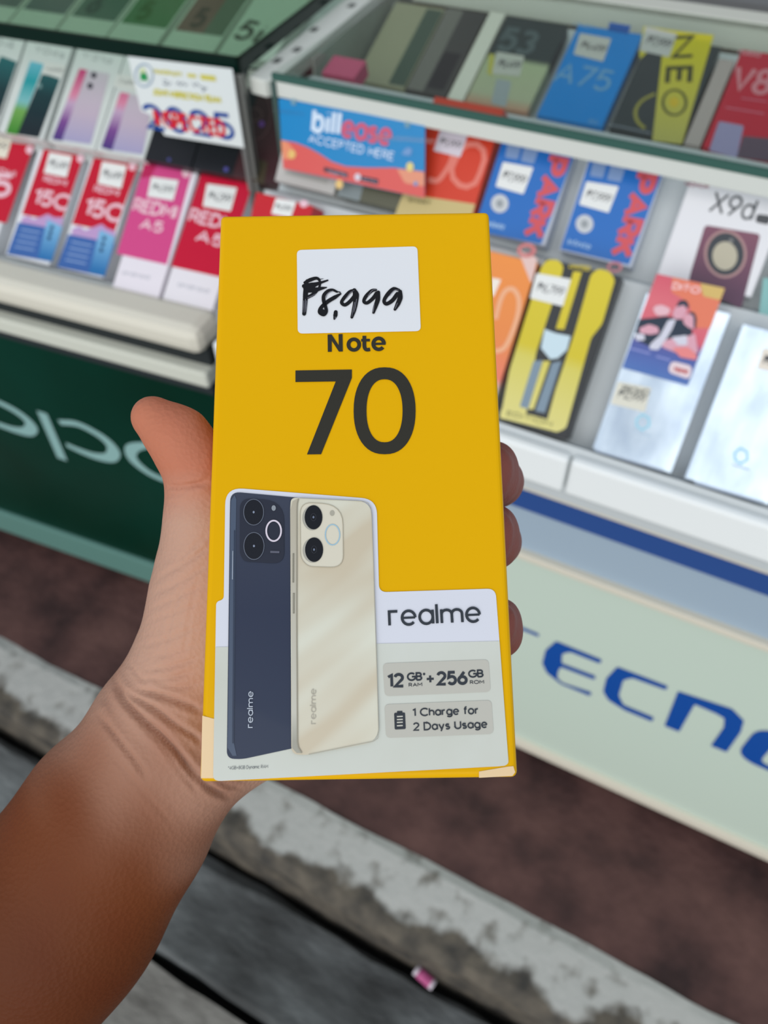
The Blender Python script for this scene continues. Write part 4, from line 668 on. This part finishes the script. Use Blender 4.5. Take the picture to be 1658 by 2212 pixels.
# ------------------------------------------------------------------ the hand and forearm: one continuous surface
HV = .0008
def C3(px, py, d): return np.array([(px - 829) / F * d, (py - 1106) / F * d, d])
def cone(p, q):     # (px, py, depth, radius mm) pairs
    return (C3(*p[:3]), C3(*q[:3]), p[3] * .001, q[3] * .001)
def chain(*pts): return [cone(a, b) for a, b in zip(pts[:-1], pts[1:])]
ARM = chain((334, 1590, .262, 17.5), (208, 1745, .2655, 18.6), (75, 1935, .269, 21.2), (-120, 2210, .276, 24.5)) + chain((390, 1645, .263, 16.3), (290, 1800, .267, 18.0), (168, 2002, .271, 20.4), (-12, 2292, .278, 24.0))
PALM = chain((346, 1552, .262, 17), (440, 1388, .2585, 16.6), (462, 1240, .2535, 14.8), (445, 1120, .247, 10.6)) + chain((424, 1630, .2655, 15.6), (556, 1552, .2735, 15.4), (700, 1440, .281, 14)) + chain((400, 1560, .264, 18), (520, 1400, .276, 16), (700, 1130, .289, 11)) + chain((520, 1420, .278, 14), (780, 1170, .290, 10.5)) + chain((540, 1460, .277, 14), (810, 1240, .289, 10.5)) + chain((600, 1500, .277, 14), (800, 1345, .284, 10))
THUMB = chain((445, 1120, .247, 10.6), (430, 1015, .2435, 9.6), (386, 946, .2425, 8.6), (330, 902, .2415, 6.6))
INDEX = chain((700, 1120, .289, 10.5), (830, 900, .297, 9), (905, 770, .295, 8), (945, 690, .290, 7))
def tipped(a, b, c, yy, xs, ds, r):   # finger that comes round the far edge of the box: a knuckle, b, c joints, then a flat end made of two lobes
    out = chain(a, b, c)
    for k in (-1, 1): out += chain(c, (xs, yy + k * 21, ds, r), (xs - 6 + (-k) * 5, yy + k * 20, ds - .010, r * .95))
    return out
MID = tipped((790, 1160, .290, 10.5), (1010, 1070, .299, 8.8), (1074, 1040, .284, 7.2), 1024, 1066, .262, 6.3)
RINGF = tipped((815, 1240, .289, 10), (1010, 1190, .297, 8.5), (1070, 1170, .282, 7.0), 1160, 1068, .2575, 6.0)
PINKY = tipped((805, 1345, .284, 9), (1000, 1370, .290, 7.6), (1070, 1366, .276, 6.2), 1356, 1080, .2525, 5.0)
def field(prims, k, gx, gy, gz, F0=None):
    acc = F0 if F0 is not None else np.full((len(gx), len(gy), len(gz)), .2, np.float32)
    for a, b, ra, rb in prims:
        lo = np.minimum(a - ra, b - rb) - .04; hi = np.maximum(a + ra, b + rb) + .04
        sl = [slice(max(0, np.searchsorted(g, l)), np.searchsorted(g, h)) for g, l, h in zip((gx, gy, gz), lo, hi)]
        if any(s.stop <= s.start for s in sl): continue
        x = gx[sl[0]][:, None, None] - a[0]; y = gy[sl[1]][None, :, None] - a[1]; z = gz[sl[2]][None, None, :] - a[2]
        ba = b - a; t = np.clip((x * ba[0] + y * ba[1] + z * ba[2]) / (ba @ ba), 0, 1)
        d = np.sqrt((x - t * ba[0]) ** 2 + (y - t * ba[1]) ** 2 + (z - t * ba[2]) ** 2) - (ra + (rb - ra) * t)
        c = acc[tuple(sl)]; h = np.maximum(k - np.abs(c - d), 0) / k
        acc[tuple(sl)] = np.minimum(c, d) - h * h * k / 4
    return acc
gx = np.arange(-.165, .062, HV, dtype=np.float32); gy = np.arange(-.075, .185, HV, dtype=np.float32); gz = np.arange(.214, .325, HV, dtype=np.float32)
S = field(ARM, .024, gx, gy, gz); S = field(PALM, .016, gx, gy, gz, S)
fing = np.full_like(S, .2)
for fgr in (THUMB, INDEX, MID, RINGF, PINKY): fing = np.minimum(fing, field(fgr, .006, gx, gy, gz))
h_ = np.maximum(.008 - np.abs(S - fing), 0) / .008; S = np.minimum(S, fing) - h_ * h_ * .002
# keep the skin off the carton: carve the box volume away
n_c = CAM @ (-MB); u_c = CAM @ MU; v_c = CAM @ MV; c_c = CAM @ (MO - np.array([0, 0, EYE]) + MV * MH / 2)
Xg, Yg, Zg = gx[:, None, None] - c_c[0], gy[None, :, None] - c_c[1], gz[None, None, :] - c_c[2]
du = np.abs(Xg * u_c[0] + Yg * u_c[1] + Zg * u_c[2]) - MW / 2; dv = np.abs(Xg * v_c[0] + Yg * v_c[1] + Zg * v_c[2]) - MH / 2; dn = np.abs(Xg * n_c[0] + Yg * n_c[1] + Zg * n_c[2] + MT / 2) - MT / 2
S = np.maximum(S, -(np.maximum(np.maximum(du, dv), dn) - .0004)).astype(np.float32)
def surface_net(S, g):
    neg = S < 0; dims = S.shape; cc = np.zeros([d - 1 for d in dims], np.int8)
    for i in (0, 1):
        for j in (0, 1):
            for k in (0, 1): cc += neg[i:dims[0] - 1 + i, j:dims[1] - 1 + j, k:dims[2] - 1 + k]
    act = np.argwhere((cc > 0) & (cc < 8)); idx = np.full(cc.shape, -1, np.int64); idx[tuple(act.T)] = np.arange(len(act))
    cor = np.array([(i, j, k) for i in (0, 1) for j in (0, 1) for k in (0, 1)]); vals = np.stack([S[tuple((act + c).T)] for c in cor], 1)
    acc = np.zeros((len(act), 3)); cnt = np.zeros(len(act))
    for a in range(8):
        for b in range(a + 1, 8):
            if np.abs(cor[a] - cor[b]).sum() != 1: continue
            m = (vals[:, a] < 0) != (vals[:, b] < 0); t = vals[:, a] / (vals[:, a] - vals[:, b] + 1e-12)
            p = cor[a] + t[:, None] * (cor[b] - cor[a]); acc[m] += p[m]; cnt[m] += 1
    V = act + acc / cnt[:, None]; V = np.stack([gg[0] + V[:, i] * HV for i, gg in enumerate(g)], 1)
    quads = []
    for ax in range(3):
        o1, o2 = [e for e in range(3) if e != ax]; sl0 = [slice(None)] * 3; sl1 = [slice(None)] * 3; sl0[ax] = slice(0, -1); sl1[ax] = slice(1, None)
        A0, A1 = neg[tuple(sl0)], neg[tuple(sl1)]; e = np.argwhere(A0 != A1); e = e[(e[:, o1] > 0) & (e[:, o2] > 0) & (e[:, o1] < cc.shape[o1]) & (e[:, o2] < cc.shape[o2])]
        fl = A0[tuple(e.T)]; q = []
        for da, db in ((1, 1), (0, 1), (0, 0), (1, 0)):
            c = e.copy(); c[:, o1] -= da; c[:, o2] -= db; q.append(idx[tuple(c.T)])
        q = np.stack(q, 1)
        if ax == 1: fl = ~fl
        q[~fl] = q[~fl][:, ::-1]; quads.append(q)
    return V, np.concatenate(quads)
HVt, HQ = surface_net(S, (gx, gy, gz)); HQ = HQ[(HQ >= 0).all(1)]
def vnormals(V, Q):
    n = np.cross(V[Q[:, 2]] - V[Q[:, 0]], V[Q[:, 3]] - V[Q[:, 1]]); N = np.zeros_like(V)
    for i in range(4): np.add.at(N, Q[:, i], n)
    return N / (np.linalg.norm(N, axis=1)[:, None] + 1e-12)
NB = np.concatenate([np.stack([HQ[:, i], HQ[:, (i + 1) % 4]], 1) for i in range(4)])
def smooth(V, it, lam):
    for _ in range(it):
        s = np.zeros_like(V); c = np.zeros(len(V)); np.add.at(s, NB[:, 0], V[NB[:, 1]]); np.add.at(c, NB[:, 0], 1); V = V + lam * (s / np.maximum(c, 1)[:, None] - V)
    return V
HVt = smooth(HVt, 4, .5)
# skin folds and swellings pressed into the palm side (photo pixels of the fold line, half width mm, depth mm)
FOLDS = [([(250, 1460), (262, 1500), (300, 1545), (352, 1590), (395, 1640), (425, 1690)], 1.0, 1.5), ([(258, 1478), (280, 1500), (330, 1527), (375, 1560), (420, 1590), (436, 1604)], .8, .9), ([(296, 1488), (350, 1502), (400, 1520), (434, 1533)], .9, 1.1), ([(215, 1545), (250, 1590), (290, 1640), (318, 1680)], .8, .8), ([(300, 1560), (350, 1610), (400, 1680), (430, 1712)], .7, .5),
         ([(405, 1645), (450, 1700), (500, 1725)], .9, .9), ([(360, 1050), (390, 1052), (420, 1047), (452, 1040)], .8, .8), ([(360, 1072), (380, 1069), (405, 1064)], .6, .5), ([(362, 1090), (385, 1086)], .5, .3), ([(455, 1180), (400, 1215), (340, 1250)], .6, .45), ([(450, 1150), (410, 1190), (380, 1215)], .5, .3), ([(445, 1222), (390, 1256), (330, 1284)], .6, .4), ([(450, 1262), (380, 1292), (322, 1318)], .5, .35), ([(440, 1300), (380, 1322), (315, 1345)], .5, .3), ([(430, 1352), (370, 1378), (305, 1396)], .6, .4), ([(435, 1390), (380, 1408), (330, 1420)], .5, .3), ([(430, 1420), (370, 1440), (320, 1446)], .6, .4), ([(420, 1450), (360, 1466), (300, 1466)], .6, .4), ([(436, 1478), (380, 1484), (330, 1474)], .6, .4), ([(400, 1250), (372, 1330), (352, 1420)], .5, .25), ([(430, 1240), (410, 1330), (396, 1420)], .5, .25), ([(280, 1430), (300, 1462), (340, 1490)], .6, .4), ([(450, 1700), (480, 1712), (510, 1712)], .8, .6), ([(470, 1690), (500, 1700), (520, 1702)], .7, .5), ([(230, 1620), (300, 1700), (380, 1790)], .7, .2)]
BUMPS = [((226, 1528), 1.7, .7), ((235, 1545), 1.6, .5), ((400, 1560), 5, .8), ((345, 1640), 6, .5)]
HN = vnormals(HVt, HQ); pp_ = HVt[:, :2] / HVt[:, 2:] * F + np.array([829, 1106]); facing = (-(HN * HVt).sum(1) / np.linalg.norm(HVt, axis=1)).clip(0, 1)
disp = np.zeros(len(HVt))
for pts, w, dep in FOLDS:
    L = np.array(cr(pts, 5)); D = np.full(len(HVt), 1e9); T = np.zeros(len(HVt))
    for i in range(len(L) - 1):
        a, b = L[i], L[i + 1]; ab = b - a; t = np.clip(((pp_ - a) @ ab) / (ab @ ab), 0, 1); d = np.linalg.norm(pp_ - a - t[:, None] * ab, axis=1); m = d < D; D[m] = d[m]; T[m] = (i + t[m]) / (len(L) - 1)
    D = D * HVt[:, 2] / F * 1000; e = np.clip(np.minimum(T, 1 - T) * 5 + .15, 0, 1)
    disp += e * dep * (-np.exp(-(D / w) ** 2) + .45 * np.exp(-((D - 2.2 * w) / (1.6 * w)) ** 2))
for c, w, hgt in BUMPS: disp += hgt * np.exp(-(np.linalg.norm(pp_ - np.array(c), axis=1) * HVt[:, 2] / F * 1000 / w) ** 2)
HVt = HVt + HN * (disp * 1.25 * facing ** .5 * .001)[:, None]; # skin tone: pale pinkish palm, tanned forearm
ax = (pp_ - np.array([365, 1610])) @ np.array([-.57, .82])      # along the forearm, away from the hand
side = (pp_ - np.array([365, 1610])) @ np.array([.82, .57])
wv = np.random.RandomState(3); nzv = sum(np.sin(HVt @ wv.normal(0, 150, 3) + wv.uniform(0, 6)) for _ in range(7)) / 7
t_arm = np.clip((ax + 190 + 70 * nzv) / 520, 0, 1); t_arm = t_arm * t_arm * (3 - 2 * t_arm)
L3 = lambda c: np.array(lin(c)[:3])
palmc = L3((188, 148, 128)); armc = L3((116, 62, 32)); deep = L3((92, 45, 20)); thumbc = L3((186, 116, 90)); shaded_tipc = L3((142, 84, 76))
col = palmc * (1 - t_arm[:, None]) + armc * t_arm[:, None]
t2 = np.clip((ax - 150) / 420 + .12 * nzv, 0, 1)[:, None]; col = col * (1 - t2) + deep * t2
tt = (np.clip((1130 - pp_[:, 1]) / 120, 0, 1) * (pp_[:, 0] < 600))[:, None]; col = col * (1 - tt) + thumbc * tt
tf = np.clip((pp_[:, 0] - 900) / 100, 0, 1)[:, None]; col = col * (1 - tf) + shaded_tipc * tf  # fingers behind the box painted darker for the shade on them
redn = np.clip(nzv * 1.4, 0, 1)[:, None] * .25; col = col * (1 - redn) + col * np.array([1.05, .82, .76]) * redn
skin = bpy.data.materials.new('skin'); skin.use_nodes = True; n_, l_, bb_ = nodes(skin)
va = n_.new('ShaderNodeVertexColor'); va.layer_name = 'tone'; l_.new(va.outputs[0], bb_.inputs['Base Color'])
bb_.inputs['Roughness'].default_value = .55; bb_.inputs['Specular IOR Level'].default_value = .13
bb_.inputs['Subsurface Weight'].default_value = .10; bb_.inputs['Subsurface Radius'].default_value = (.002, .0008, .0004); bb_.inputs['Subsurface Scale'].default_value = 1
tc = n_.new('ShaderNodeTexCoord'); nz = n_.new('ShaderNodeTexNoise'); nz.inputs['Scale'].default_value = 420; nz.inputs['Detail'].default_value = 4; vo = n_.new('ShaderNodeTexVoronoi'); vo.inputs['Scale'].default_value = 700
l_.new(tc.outputs['Object'], nz.inputs['Vector']); l_.new(tc.outputs['Object'], vo.inputs['Vector'])
ad = n_.new('ShaderNodeMath'); ad.operation = 'ADD'; l_.new(nz.outputs[0], ad.inputs[0]); l_.new(vo.outputs[0], ad.inputs[1])
bp = n_.new('ShaderNodeBump'); bp.inputs['Strength'].default_value = .25; bp.inputs['Distance'].default_value = .0006; l_.new(ad.outputs[0], bp.inputs['Height']); l_.new(bp.outputs[0], bb_.inputs['Normal'])
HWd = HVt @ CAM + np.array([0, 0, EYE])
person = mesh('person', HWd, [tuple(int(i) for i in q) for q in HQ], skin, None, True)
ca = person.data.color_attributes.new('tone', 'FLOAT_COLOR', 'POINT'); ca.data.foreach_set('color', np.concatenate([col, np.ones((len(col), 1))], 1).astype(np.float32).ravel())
tag(person, 'bare left hand and forearm of a person gripping the yellow box from behind', 'person')
